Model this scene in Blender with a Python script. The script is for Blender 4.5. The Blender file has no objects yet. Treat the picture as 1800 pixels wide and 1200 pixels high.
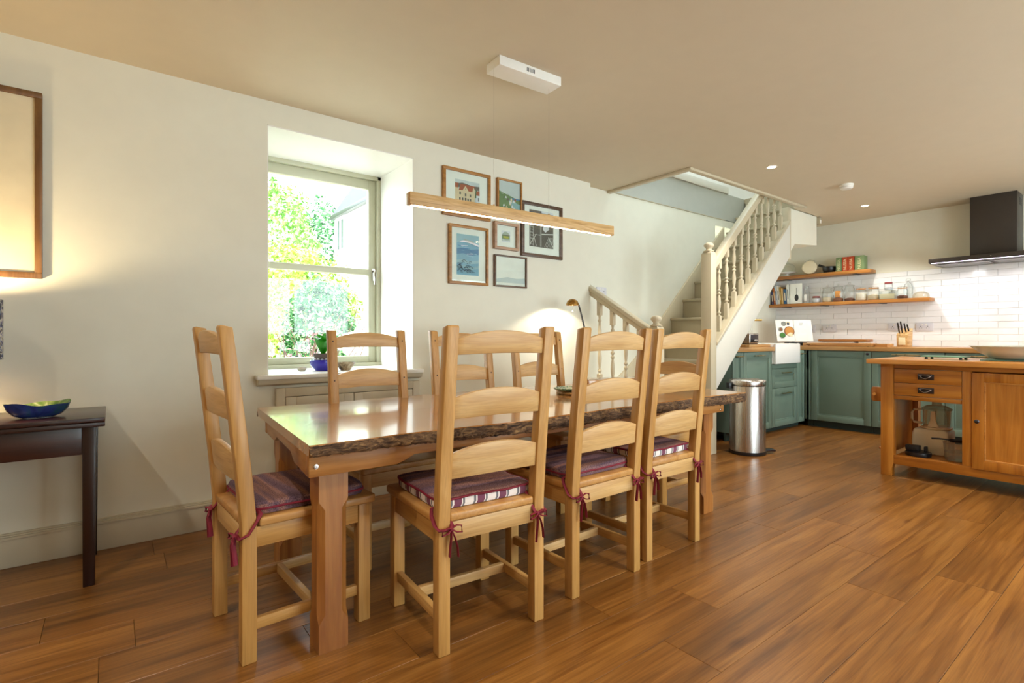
import bpy, bmesh, math, random
from mathutils import Vector, Matrix, Euler
random.seed(7)
PI = math.pi
SC = bpy.context.scene
COL = SC.collection

# ------------------------------------------------------------------ camera, world, sun, exposure
cam_d = bpy.data.cameras.new('camera')
cam = bpy.data.objects.new('camera', cam_d)
COL.objects.link(cam)
cam.location = (0, 0, 1.045)
cam.rotation_euler = (PI/2, 0, -math.radians(37.557))
cam_d.sensor_width = 36.0
cam_d.lens = 36.0*915/1800
cam_d.shift_y = -9/1800
cam_d.clip_start = 0.05
SC.camera = cam

w = bpy.data.worlds.new('overcast_sky')
SC.world = w
w.use_nodes = True
w.node_tree.nodes['Background'].inputs[0].default_value = (0.82, 0.92, 1.0, 1)
w.node_tree.nodes['Background'].inputs[1].default_value = 4.6

def sun(name, d, strength, col, angle):
    l = bpy.data.lights.new(name, 'SUN')
    l.energy = strength; l.color = col; l.angle = angle
    o = bpy.data.objects.new(name, l); COL.objects.link(o)
    o.location = (3, 12, 12)
    o.rotation_euler = Vector(d).to_track_quat('-Z', 'Y').to_euler()
sun('sun', (0.6, -0.35, -0.72), 1.6, (1.0, 0.97, 0.92), 0.35)

def area(name, loc, d, sx, sy, energy, col=(1, 1, 1), portal=False):
    l = bpy.data.lights.new(name, 'AREA')
    l.shape = 'RECTANGLE'; l.size = sx; l.size_y = sy; l.energy = energy; l.color = col
    if portal: l.cycles.is_portal = True
    o = bpy.data.objects.new(name, l); COL.objects.link(o)
    o.location = loc
    o.rotation_euler = Vector(d).to_track_quat('-Z', 'Y').to_euler()
    return o
# portals: they only guide the sky's light through the openings of the room
area('portal_dining', (1.18, 3.90, 1.54), (0, -1, 0), 0.92, 1.44, 1, portal=True)
area('portal_sink', (5.9, 3.92, 1.8), (0, -1, 0), 0.7, 1.0, 1, portal=True)
for i, (x0, x1) in enumerate(((1.5, 3.7), (4.4, 6.4))):
    area('portal_garden_door', ((x0+x1)/2, -2.36, 1.17), (0, 1, 0), x1-x0, 2.1, 1, portal=True)
area('portal_roof', (4.9, 2.95, 4.55), (0, 0, -1), 1.5, 0.8, 1, portal=True)

SC.view_settings.view_transform = 'Standard'
SC.view_settings.look = 'None'
SC.view_settings.gamma = 1.0
SC.view_settings.use_curve_mapping = False
SC.view_settings.exposure = 1.2
SC.cycles.use_denoising = True
SC.cycles.max_bounces = 10
SC.cycles.diffuse_bounces = 6
SC.cycles.transparent_max_bounces = 16
SC.cycles.sample_clamp_indirect = 6.0

# ------------------------------------------------------------------ materials
def lin(h, k=1.0):
    h = h.lstrip('#')
    out = []
    for i in (0, 2, 4):
        c = int(h[i:i+2], 16)/255
        out.append((c/12.92 if c <= 0.04045 else ((c+0.055)/1.055)**2.4)*k)
    return tuple(out)+(1.0,)

class N:
    """tiny node helper"""
    def __init__(s, name):
        s.m = bpy.data.materials.new(name); s.m.use_nodes = True
        s.t = s.m.node_tree; s.b = s.t.nodes['Principled BSDF']; s.out = s.t.nodes['Material Output']
    def n(s, typ, **k):
        nd = s.t.nodes.new(typ)
        for a, v in k.items(): setattr(nd, a, v)
        return nd
    def l(s, a, b): s.t.links.new(a, b)
    def ramp(s, fac, stops):
        r = s.n('ShaderNodeValToRGB')
        el = r.color_ramp.elements
        while len(el) < len(stops): el.new(0.5)
        for e, (p, c) in zip(el, stops): e.position = p; e.color = c
        s.l(fac, r.inputs[0]); return r.outputs[0]
    def coords(s, scale, rnd=True, kind='Object'):
        tc = s.n('ShaderNodeTexCoord'); mp = s.n('ShaderNodeMapping')
        mp.inputs['Scale'].default_value = scale
        src = tc.outputs[kind]
        if rnd:
            oi = s.n('ShaderNodeObjectInfo'); vm = s.n('ShaderNodeVectorMath', operation='MULTIPLY')
            vm.inputs[1].default_value = (31.7, 17.3, 23.9)
            s.l(oi.outputs['Random'], vm.inputs[0])
            va = s.n('ShaderNodeVectorMath', operation='ADD')
            s.l(src, va.inputs[0]); s.l(vm.outputs[0], va.inputs[1]); src = va.outputs[0]
        s.l(src, mp.inputs[0]); return mp.outputs[0]
    def noise(s, vec, scale=5, detail=3, dist=0, rough=0.5):
        n = s.n('ShaderNodeTexNoise')
        n.inputs['Scale'].default_value = scale; n.inputs['Detail'].default_value = detail
        n.inputs['Distortion'].default_value = dist; n.inputs['Roughness'].default_value = rough
        if vec is not None: s.l(vec, n.inputs['Vector'])
        return n.outputs[0]
    def bump(s, h, strength, dist=0.002):
        b = s.n('ShaderNodeBump'); b.inputs['Strength'].default_value = strength
        b.inputs['Distance'].default_value = dist
        s.l(h, b.inputs['Height']); s.l(b.outputs[0], s.b.inputs['Normal'])
    def rndval(s, colsock, amt):
        """brightness varies a little from object to object"""
        oi = s.n('ShaderNodeObjectInfo'); mr = s.n('ShaderNodeMapRange')
        mr.inputs[3].default_value = 1-amt; mr.inputs[4].default_value = 1+amt
        s.l(oi.outputs['Random'], mr.inputs[0])
        hs = s.n('ShaderNodeHueSaturation'); s.l(mr.outputs[0], hs.inputs['Value']); s.l(colsock, hs.inputs['Color'])
        return hs.outputs[0]

def setp(b, rough=0.5, metal=0, coat=0, spec=0.5):
    b.inputs['Roughness'].default_value = rough; b.inputs['Metallic'].default_value = metal
    b.inputs['Coat Weight'].default_value = coat; b.inputs['Coat Roughness'].default_value = 0.08
    b.inputs['Specular IOR Level'].default_value = spec

def paint(name, hexc, rough=0.5, var=0.03, spec=0.5, coat=0, metal=0):
    k = N(name); setp(k.b, rough, metal, coat, spec)
    c = lin(hexc)
    f = k.noise(k.coords((1, 1, 1), rnd=False), 9, 3)
    d = tuple(x*(1-var) for x in c[:3])+(1,); u = tuple(min(1, x*(1+var)) for x in c[:3])+(1,)
    k.l(k.ramp(f, [(0.3, d), (0.7, u)]), k.b.inputs['Base Color'])
    return k.m

def wood(name, dark, mid, light, axis=0, rough=0.4, coat=0.0, sc=1.0, amt=0.08, bump=0.15, knots=False, dist=1.2):
    k = N(name); setp(k.b, rough, 0, coat)
    s = [14*sc, 14*sc, 14*sc]; s[axis] = 1.1*sc
    v = k.coords(tuple(s))
    f = k.noise(v, 1.0, 4, dist, 0.55)
    col = k.ramp(f, [(0.28, lin(dark)), (0.5, lin(mid)), (0.72, lin(light))])
    s2 = [160*sc]*3; s2[axis] = 5*sc
    g = k.noise(k.coords(tuple(s2)), 1.0, 2)
    mx = k.n('ShaderNodeMix', data_type='RGBA', blend_type='MULTIPLY')
    mx.inputs[0].default_value = 0.35
    k.l(col, mx.inputs[6]); k.l(k.ramp(g, [(0.3, (0.62, 0.55, 0.5, 1)), (0.6, (1, 1, 1, 1))]), mx.inputs[7])
    c = mx.outputs[2]
    if knots:
        vo = k.n('ShaderNodeTexVoronoi'); vo.inputs['Scale'].default_value = 1.0
        s3 = [5*sc]*3; s3[axis] = 1.6*sc
        k.l(k.coords(tuple(s3)), vo.inputs['Vector'])
        m2 = k.n('ShaderNodeMix', data_type='RGBA', blend_type='MULTIPLY'); m2.inputs[0].default_value = 0.8
        k.l(c, m2.inputs[6]); k.l(k.ramp(vo.outputs['Distance'], [(0.04, (0.35, 0.25, 0.2, 1)), (0.16, (1, 1, 1, 1))]), m2.inputs[7])
        c = m2.outputs[2]
    k.l(k.rndval(c, amt), k.b.inputs['Base Color'])
    k.bump(g, bump, 0.001)
    return k.m

def floor_mat():
    # oak laminate: slow tone drift, cathedral figure, fine pores and a few knots, different on every plank
    k = N('oak_laminate'); setp(k.b, 0.3)
    f = k.noise(k.coords((0.9, 9, 9)), 1.0, 3, 0.6)
    base = k.ramp(f, [(0.25, lin('#6a451f')), (0.5, lin('#895a27')), (0.75, lin('#9f6f36'))])
    wv = k.n('ShaderNodeTexWave', wave_type='RINGS', rings_direction='Y')
    wv.inputs['Scale'].default_value = 1.0; wv.inputs['Distortion'].default_value = 9.0
    wv.inputs['Detail'].default_value = 3.0; wv.inputs['Detail Scale'].default_value = 0.9
    k.l(k.coords((1.3, 22, 22)), wv.inputs['Vector'])
    m1 = k.n('ShaderNodeMix', data_type='RGBA', blend_type='MULTIPLY'); m1.inputs[0].default_value = 0.45
    k.l(base, m1.inputs[6]); k.l(k.ramp(wv.outputs[0], [(0.1, (0.62, 0.55, 0.48, 1)), (0.5, (1, 1, 1, 1))]), m1.inputs[7])
    st_ = k.noise(k.coords((1.6, 55, 55)), 1.0, 4, 0.8, 0.6)
    m4 = k.n('ShaderNodeMix', data_type='RGBA', blend_type='MULTIPLY'); m4.inputs[0].default_value = 0.8
    k.l(m1.outputs[2], m4.inputs[6]); k.l(k.ramp(st_, [(0.3, (0.6, 0.5, 0.42, 1)), (0.55, (1.05, 1.05, 1.05, 1))]), m4.inputs[7])
    g = k.noise(k.coords((7, 260, 260)), 1.0, 2)
    m2 = k.n('ShaderNodeMix', data_type='RGBA', blend_type='MULTIPLY'); m2.inputs[0].default_value = 0.5
    k.l(m4.outputs[2], m2.inputs[6]); k.l(k.ramp(g, [(0.32, (0.6, 0.52, 0.46, 1)), (0.6, (1.0, 1.0, 1.0, 1))]), m2.inputs[7])
    vo = k.n('ShaderNodeTexVoronoi'); vo.inputs['Scale'].default_value = 1.0
    k.l(k.coords((1.5, 5, 5)), vo.inputs['Vector'])
    m3 = k.n('ShaderNodeMix', data_type='RGBA', blend_type='MULTIPLY'); m3.inputs[0].default_value = 0.75
    k.l(m2.outputs[2], m3.inputs[6]); k.l(k.ramp(vo.outputs['Distance'], [(0.02, (0.3, 0.2, 0.15, 1)), (0.11, (1, 1, 1, 1))]), m3.inputs[7])
    k.l(k.rndval(m3.outputs[2], 0.09), k.b.inputs['Base Color'])
    k.bump(g, 0.05, 0.001)
    return k.m

def metal(name, hexc, rough=0.25, brushed=None):
    k = N(name); setp(k.b, rough, 1.0)
    c = lin(hexc); k.b.inputs['Base Color'].default_value = c
    s = [30, 30, 30]
    if brushed is not None:
        s = [200, 200, 200]; s[brushed] = 2
    g = k.noise(k.coords(tuple(s), rnd=False), 1.0, 2)
    r = k.n('ShaderNodeMapRange'); r.inputs[3].default_value = rough*0.7; r.inputs[4].default_value = rough*1.3
    k.l(g, r.inputs[0]); k.l(r.outputs[0], k.b.inputs['Roughness'])
    return k.m

def glass(name, tint='#f4faf8', refl=0.9, opac=0.04):
    """thin clear glass: see-through with Fresnel reflection"""
    k = N(name); k.t.nodes.remove(k.b)
    tr = k.n('ShaderNodeBsdfTransparent'); tr.inputs[0].default_value = lin(tint)
    gl = k.n('ShaderNodeBsdfGlossy'); gl.inputs['Roughness'].default_value = 0.02
    df = k.n('ShaderNodeBsdfDiffuse'); df.inputs[0].default_value = lin(tint)
    lw = k.n('ShaderNodeLayerWeight'); lw.inputs[0].default_value = 0.25
    ml = k.n('ShaderNodeMath', operation='MULTIPLY_ADD'); ml.inputs[1].default_value = refl*0.6; ml.inputs[2].default_value = 0.03
    k.l(lw.outputs['Fresnel'], ml.inputs[0])
    mx = k.n('ShaderNodeMixShader'); k.l(ml.outputs[0], mx.inputs[0]); k.l(tr.outputs[0], mx.inputs[1]); k.l(gl.outputs[0], mx.inputs[2])
    m2 = k.n('ShaderNodeMixShader'); m2.inputs[0].default_value = opac
    k.l(mx.outputs[0], m2.inputs[1]); k.l(df.outputs[0], m2.inputs[2])
    k.l(m2.outputs[0], k.out.inputs[0])
    return k.m

def emit(name, hexc, strength):
    k = N(name); setp(k.b, 0.5)
    k.b.inputs['Base Color'].default_value = lin(hexc)
    k.b.inputs['Emission Color'].default_value = lin(hexc)
    k.b.inputs['Emission Strength'].default_value = strength
    return k.m

def foliage(name, stops, rough=0.6):
    k = N(name); setp(k.b, rough, 0, 0, 0.3)
    gi = k.n('ShaderNodeNewGeometry')
    k.l(k.ramp(gi.outputs['Random Per Island'], [(p, lin(c)) for p, c in stops]), k.b.inputs['Base Color'])
    return k.m

M = {}
M['wall'] = paint('cream_wall_paint', '#e6e4d5', 0.55, 0.015)
M['ceiling'] = paint('warm_ceiling_paint', '#d4c8b0', 0.6, 0.012)
M['white'] = paint('white_paint', '#f0efea', 0.4, 0.01)
M['trim'] = paint('greige_trim_paint', '#cbc2ac', 0.4, 0.02)
M['sash'] = paint('sage_window_paint', '#c3c2aa', 0.35, 0.02)
M['stair'] = paint('stone_stair_paint', '#cbbfa4', 0.35, 0.02)
M['stairwhite'] = paint('pale_stair_paint', '#dfdcd2', 0.4, 0.01)
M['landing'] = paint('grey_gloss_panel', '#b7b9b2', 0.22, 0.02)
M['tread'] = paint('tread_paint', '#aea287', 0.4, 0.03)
M['tile'] = paint('glazed_white_tile', '#f0f1f4', 0.12, 0.02)
M['grout'] = paint('pale_grout', '#e4e2df', 0.8)
M['green'] = paint('sage_green_paint', '#72887c', 0.38, 0.02)
M['plinth'] = paint('dark_green_plinth', '#34423c', 0.5)
M['black'] = paint('black_plastic', '#1c1c1e', 0.35)
M['hood'] = paint('black_hood_enamel', '#3a332e', 0.35)
M['underhood'] = metal('hood_filter_steel', '#8a8886', 0.4)
M['ceramic'] = paint('white_ceramic', '#f6f6f4', 0.12, 0.005)
M['cream'] = paint('cream_plastic', '#e3d6b6', 0.4)
M['plastic'] = paint('white_plastic', '#efede6', 0.35)
M['socket'] = paint('socket_plastic', '#d9d8e0', 0.3)
M['pin'] = paint('dark_pin_holes', '#3a3a40', 0.5)
M['chair'] = wood('oiled_oak', '#ad7c3e', '#bf8f4e', '#cda062', 2, 0.42, 0, 1.2, 0.05)
M['chairx'] = wood('oiled_oak_rail', '#ba8d54', '#cba268', '#d8b37e', 0, 0.42, 0, 1.2, 0.06)
M['chairy'] = wood('oiled_oak_stretcher', '#ad7c3e', '#bf8f4e', '#cda062', 1, 0.42, 0, 1.2, 0.05)
M['seat'] = wood('oiled_oak_seat', '#a97438', '#bb8748', '#c99a5e', 1, 0.35, 0.1, 1.0, 0.05)
M['peg'] = paint('dark_peg', '#4a2f1a', 0.6)
M['top'] = wood('waxed_pine_top', '#9d6432', '#b98148', '#cc9a62', 0, 0.2, 0.7, 0.7, 0.02, 0.04, True, 1.6)
M['apron'] = wood('waxed_pine_apron', '#8f5a2a', '#ab743c', '#c08e56', 0, 0.35, 0.1, 0.9, 0.04, 0.12, True)
M['aprony'] = wood('waxed_pine_end_apron', '#8f5a2a', '#ab743c', '#c08e56', 1, 0.35, 0.1, 0.9, 0.04, 0.12, True)
M['tleg'] = wood('waxed_pine_leg', '#7d4820', '#9f662f', '#ba8346', 2, 0.35, 0.1, 0.8, 0.04, 0.15, True)
M['mahog'] = wood('dark_mahogany', '#1f0d09', '#30150e', '#411f14', 0, 0.3, 0.2, 1.0, 0.05, 0.06)
M['mahogz'] = wood('dark_mahogany_leg', '#190908', '#26100b', '#351810', 2, 0.3, 0.2, 1.0, 0.05, 0.06)
M['island'] = wood('honey_teak', '#8c4f14', '#a9661f', '#bd7c30', 2, 0.32, 0.15, 0.8, 0.05, 0.08)
M['islandy'] = wood('honey_teak_rail', '#8c4f14', '#a9661f', '#bd7c30', 1, 0.32, 0.15, 0.8, 0.05, 0.08)
M['islandtop'] = wood('honey_teak_top', '#a8672a', '#c4853f', '#d59b58', 1, 0.3, 0.15, 0.8, 0.03, 0.08)
M['worktop'] = wood('oak_worktop', '#a8713a', '#c48e52', '#d8a86c', 1, 0.35, 0.1, 0.9, 0.1, 0.06)
M['worktopx'] = wood('oak_worktop_sink', '#a8713a', '#c99a60', '#dfb77e', 0, 0.35, 0.1, 0.9, 0.05, 0.06)
M['shelf'] = wood('oak_shelf', '#8a5522', '#a86d30', '#c08743', 1, 0.4, 0, 0.9, 0.05, 0.1)
M['pendant'] = wood('pale_ash', '#a8783e', '#d4ab70', '#e6c493', 0, 0.45, 0, 1.9, 0.02, 0.1, False, 2.5)
M['floor'] = floor_mat()
M['subfloor'] = paint('dark_subfloor', '#3a2413', 0.8)
M['frame_oak'] = wood('oak_frame', '#8f5f28', '#a97639', '#bd8b4e', 0, 0.4, 0, 1.5, 0.05)
M['frame_dark'] = wood('walnut_frame', '#4e382a', '#614836', '#745a46', 0, 0.4, 0, 1.5, 0.05)
M['frame_pink'] = wood('limed_frame', '#a98468', '#bd9a7e', '#cbab92', 0, 0.4, 0, 1.5, 0.05)
M['mount'] = paint('white_mount_board', '#f8f8f5', 0.7)
M['steel'] = metal('brushed_steel', '#c9c5c2', 0.28, 2)
M['satin'] = paint('satin_steel', '#d2d8d0', 0.25, 0.02, metal=0.25)
M['frame_mid'] = wood('brown_frame', '#5f4022', '#73502c', '#8a6238', 2, 0.4, 0, 1.5, 0.03)
M['chrome'] = metal('polished_steel', '#d8d8d8', 0.12)
M['pewter'] = metal('dark_pewter', '#4c4a50', 0.3)
M['bail'] = metal('worn_pewter', '#8d8c94', 0.16)
M['brass'] = metal('aged_brass', '#b98d4c', 0.3)
M['handle'] = metal('dull_brass_handle', '#c8b88e', 0.3)
M['glass'] = glass('clear_glass', '#fafcfb', 0.9, 0.03)
M['wglass'] = glass('window_glass', '#fafdfb', 0.7, 0.0)
M['plexi'] = glass('clear_plastic', '#ece8dc', 0.9, 0.18)
M['gglass'] = glass('green_glass', '#b9e0cc', 0.9, 0.35)
M['led'] = emit('led_strip', '#ffdca6', 12)
M['spot'] = emit('spot_lamp', '#ffdca8', 25)
M['hoodled'] = emit('hood_led', '#eadcff', 4)
M['bulb'] = emit('warm_bulb', '#ffc878', 20)
M['leaf'] = foliage('leaf_green', [(0, '#3c7424'), (0.3, '#6fa03c'), (0.6, '#9cc060'), (1, '#dcebb4')])
M['leaf2'] = foliage('leaf_ivy', [(0, '#164426'), (0.4, '#37753f'), (0.7, '#6fa668'), (1, '#bcd8ae')])
M['leaf3'] = foliage('leaf_yellow', [(0, '#64901f'), (0.3, '#95b838'), (0.6, '#c4d468'), (1, '#eef0b8')])
M['leaf4'] = foliage('leaf_pink', [(0, '#7a5560'), (0.4, '#a57d84'), (0.7, '#c9a3a4'), (1, '#9fa66a')])
M['twig'] = paint('twig_bark', '#5a4036', 0.8, 0.1)
M['render'] = paint('white_house_render', '#f4f2ec', 0.8, 0.04)
M['slate'] = paint('roof_slate', '#2a2a30', 0.7, 0.15)
M['stone'] = paint('garden_stone', '#c9c2b2', 0.85, 0.2)
M['bluestone'] = paint('blue_grey_rock', '#5d6672', 0.8, 0.2)
M['gravel'] = paint('pale_gravel', '#d8d2c4', 0.9, 0.1)
M['paneblue'] = paint('house_window', '#343e44', 0.15)

def cushion_mat():
    k = N('purple_tweed'); setp(k.b, 0.9, 0, 0, 0.2)
    v = k.coords((1, 16, 1)); f = k.noise(v, 1.0, 2, 0.2)
    base = k.ramp(f, [(0.3, lin('#56444f')), (0.45, lin('#725a62')), (0.55, lin('#966f62')), (0.7, lin('#634f5a'))])
    g = k.noise(k.coords((260, 260, 260)), 1.0, 1)
    mx = k.n('ShaderNodeMix', data_type='RGBA', blend_type='OVERLAY'); mx.inputs[0].default_value = 0.55
    k.l(base, mx.inputs[6]); k.l(k.ramp(g, [(0.35, (0.15, 0.12, 0.15, 1)), (0.65, (0.85, 0.8, 0.85, 1))]), mx.inputs[7])
    k.l(mx.outputs[2], k.b.inputs['Base Color']); k.bump(g, 0.4, 0.002)
    return k.m
M['tweed'] = cushion_mat()
def stripe_mat():
    k = N('striped_cotton'); setp(k.b, 0.9, 0, 0, 0.2)
    tc = k.n('ShaderNodeTexCoord'); sp = k.n('ShaderNodeSeparateXYZ'); k.l(tc.outputs['Object'], sp.inputs[0])
    ad = k.n('ShaderNodeMath', operation='ADD'); k.l(sp.outputs[0], ad.inputs[0]); k.l(sp.outputs[1], ad.inputs[1])
    mu = k.n('ShaderNodeMath', operation='MULTIPLY'); mu.inputs[1].default_value = 11.0; k.l(ad.outputs[0], mu.inputs[0])
    fr = k.n('ShaderNodeMath', operation='FRACT'); k.l(mu.outputs[0], fr.inputs[0])
    W = lin('#e8e0dc'); Mr = lin('#7a4a5e'); G = lin('#77757a')
    r = k.n('ShaderNodeValToRGB'); r.color_ramp.interpolation = 'CONSTANT'
    st = [(0, W), (0.36, G), (0.46, W), (0.52, Mr), (0.84, W), (0.89, G), (0.97, W)]
    el = r.color_ramp.elements
    while len(el) < len(st): el.new(0.5)
    for e, (p, c) in zip(el, st): e.position = p; e.color = c
    k.l(fr.outputs[0], r.inputs[0]); k.l(r.outputs[0], k.b.inputs['Base Color'])
    return k.m
M['stripe'] = stripe_mat()
M['maroon'] = paint('maroon_ribbon', '#780f28', 0.7, 0.08)
def bark_mat():
    k = N('rough_bark'); setp(k.b, 0.75, 0, 0, 0.3)
    f = k.noise(k.coords((16, 40, 60), rnd=False), 1.0, 6, 1.0, 0.65)
    k.l(k.ramp(f, [(0.3, lin('#2a1e17')), (0.48, lin('#5c4330')), (0.6, lin('#8a6a48')), (0.75, lin('#c79a5e'))]), k.b.inputs['Base Color'])
    k.bump(f, 0.9, 0.01)
    return k.m
M['bark'] = bark_mat()
def glaze(name, stops, rough=0.12, scale=14):
    k = N(name); setp(k.b, rough, 0, 0.5)
    f = k.noise(k.coords((1, 1, 1), rnd=False), scale, 4, 0.8)
    k.l(k.ramp(f, [(p, lin(c)) for p, c in stops]), k.b.inputs['Base Color'])
    return k.m
M['blueglaze'] = glaze('blue_glaze', [(0.3, '#16224f'), (0.5, '#26397c'), (0.65, '#1f4a5c'), (0.8, '#33508c')])
M['greenglaze'] = glaze('green_glaze', [(0.3, '#34502a'), (0.5, '#6a8a48'), (0.62, '#98aa6c'), (0.75, '#e4e4c8')], 0.1, 25)
M['cobalt'] = paint('cobalt_glaze', '#2a25b4', 0.12, 0.08, coat=0.6)
M['claypot'] = paint('clay_plant_pot', '#6a5f5c', 0.7)
M['plantleaf'] = paint('glossy_plant_leaf', '#2f9a1c', 0.25, 0.15)
M['pebble'] = paint('pale_pebbles', '#cfd6e4', 0.4)
M['spalt'] = glaze('spalted_wood', [(0.3, '#4b3a2a'), (0.5, '#a08a6c'), (0.7, '#d8cbb2')], 0.4, 30)
M['shade'] = glaze('patterned_lampshade', [(0.35, '#15131c'), (0.47, '#2c3a78'), (0.53, '#cfc8c0'), (0.6, '#2a1c22'), (0.75, '#3d4a8c')], 0.8, 40)
M['linen'] = paint('linen_canvas', '#dfd4b8', 0.8, 0.04)
M['rattan'] = glaze('woven_rattan', [(0.35, '#6b4a22'), (0.5, '#b08346'), (0.7, '#d2a566')], 0.6, 130)
M['greenboard'] = glaze('mosaic_green', [(0.35, '#1e4a3a'), (0.5, '#5f8c6e'), (0.6, '#c9ceb0'), (0.75, '#2f6a52')], 0.3, 60)
for nm, hx in dict(red='#b9461c', boxgreen='#7c9466', letter='#e8dcb0', rice='#e6d8bc', flour='#f0e8d8', tea='#6e3a1c', orange='#d88a1e',
                   bk1='#3c3a5c', bk2='#b0602a', bk3='#c3cdd8', bk4='#e6e0d4', bk5='#b08a3a', bk6='#d8b070', bk7='#2c5a86', bk8='#e2e4de', bk9='#eef0ea',
                   paper='#f6f5f2', ink='#2b2b2e', food1='#c98a3c', food2='#8a4f22', food3='#3a7a28', food4='#8a8c84', check='#8a3a3a', navy='#2a3658',
                   sky1='#cdd6da', roofred='#a8532e', houser='#e6d2b0', wallgr='#6a5f58', winp='#5b5a58', tree='#4f6a3a', sea1='#9cc4d6', sea2='#4f86b4', sea3='#7fb2d0', sea4='#2a3a55', hgreen='#6f8c5a',
                   harb='#5a5450', line='#d8d8d4', bay='#8fb8c0', arch='#a9b4a8', yel='#b8b44a', butter='#eadfb8', lavender='#e4e6ee').items():
    M[nm] = paint('print_'+nm, hx, 0.55, 0.06)

# ------------------------------------------------------------------ mesh helpers
class MB:
    def __init__(s): s.v = []; s.f = []; s.mi = []
    def add(s, vs, fs, mi=0):
        o = len(s.v); s.v += [tuple(v) for v in vs]
        s.f += [tuple(i+o for i in f) for f in fs]; s.mi += [mi]*len(fs); return s
    def box(s, x0, x1, y0, y1, z0, z1, mi=0):
        vs = [(x, y, z) for z in (z0, z1) for y in (y0, y1) for x in (x0, x1)]
        return s.add(vs, [(0, 2, 3, 1), (4, 5, 7, 6), (0, 1, 5, 4), (2, 6, 7, 3), (0, 4, 6, 2), (1, 3, 7, 5)], mi)
    def prism(s, poly, axis, a, b, mi=0):
        """poly in the two other axes (order x,y,z without axis), extruded from a to b"""
        def mk(p, t):
            q = list(p); q.insert(axis, t); return tuple(q)
        n = len(poly)
        vs = [mk(p, a) for p in poly]+[mk(p, b) for p in poly]
        fs = [tuple(range(n-1, -1, -1)), tuple(range(n, 2*n))]
        fs += [(i, (i+1) % n, n+(i+1) % n, n+i) for i in range(n)]
        return s.add(vs, fs, mi)
    def lathe(s, prof, n=16, c=(0, 0, 0), mi=0, cap=True, sx=1, sy=1, rot=None, arc=None):
        vs = []; fs = []
        for r, z in prof:
            for i in range(n):
                a = 2*PI*i/n
                p = Vector((r*math.cos(a)*sx, r*math.sin(a)*sy, z))
                if rot: p = rot @ p
                vs.append(tuple(p+Vector(c)))
        for j in range(len(prof)-1):
            for i in range(n):
                k = (i+1) % n
                fs.append((j*n+i, j*n+k, (j+1)*n+k, (j+1)*n+i))
        if cap:
            if prof[0][0] > 1e-5: fs.append(tuple(range(n-1, -1, -1)))
            if prof[-1][0] > 1e-5: fs.append(tuple((len(prof)-1)*n+i for i in range(n)))
        return s.add(vs, fs, mi)
    def cyl(s, p0, p1, r, n=12, r1=None, mi=0):
        p0 = Vector(p0); p1 = Vector(p1); d = p1-p0
        q = d.to_track_quat('Z', 'Y').to_matrix()
        return s.lathe([(r, 0), (r if r1 is None else r1, d.length)], n, p0, mi, True, rot=q)
    def tube(s, pts, r, n=8, mi=0, flat=1.0, up=(0, 0, 1)):
        pts = [Vector(p) for p in pts]; vs = []; fs = []
        m = len(pts)
        for i, p in enumerate(pts):
            d = (pts[min(i+1, m-1)]-pts[max(i-1, 0)]).normalized()
            u = Vector(up); 
            if abs(d.dot(u)) > 0.95: u = Vector((1, 0, 0)) if abs(d.x) < 0.9 else Vector((0, 1, 0))
            a = d.cross(u).normalized(); b = a.cross(d).normalized()
            rr = r[i] if isinstance(r, (list, tuple)) else r
            for j in range(n):
                t = 2*PI*j/n
                vs.append(tuple(p+a*math.cos(t)*rr*flat+b*math.sin(t)*rr))
        for i in range(m-1):
            for j in range(n):
                k = (j+1) % n
                fs.append((i*n+j, i*n+k, (i+1)*n+k, (i+1)*n+j))
        fs.append(tuple(range(n-1, -1, -1))); fs.append(tuple((m-1)*n+j for j in range(n)))
        return s.add(vs, fs, mi)
    def quad(s, a, b, c, d, mi=0): return s.add([a, b, c, d], [(0, 1, 2, 3)], mi)
    def xf(s, mat, start=0):
        for i in range(start, len(s.v)): s.v[i] = tuple(mat @ Vector(s.v[i]))
        return s
    def mesh(s, name, mats, bevel=0, seg=2, smooth=40):
        me = bpy.data.meshes.new(name)
        me.from_pydata(s.v, [], s.f)
        if not isinstance(mats, (list, tuple)): mats = [mats]
        for m in mats: me.materials.append(M[m] if isinstance(m, str) else m)
        if len(mats) > 1: me.polygons.foreach_set('material_index', s.mi)
        bm = bmesh.new(); bm.from_mesh(me)
        bmesh.ops.recalc_face_normals(bm, faces=bm.faces)
        if bevel:
            es = [e for e in bm.edges if len(e.link_faces) == 2 and e.calc_face_angle(0) > 0.6]
            bmesh.ops.bevel(bm, geom=es, offset=bevel, segments=seg, profile=0.5, affect='EDGES', clamp_overlap=True)
        bm.to_mesh(me); bm.free()
        if smooth:
            me.polygons.foreach_set('use_smooth', [True]*len(me.polygons))
            me.set_sharp_from_angle(angle=math.radians(smooth))
        me.update()
        return me
    def build(s, name, mats, parent=None, bevel=0, seg=2, smooth=40, loc=None, rz=0, label=None):
        o = bpy.data.objects.new(name, s.mesh(name, mats, bevel, seg, smooth))
        COL.objects.link(o)
        if parent: o.parent = parent
        if loc: o.location = loc
        if rz: o.rotation_euler = (0, 0, rz)
        if label: o['label'] = label
        return o

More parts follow.
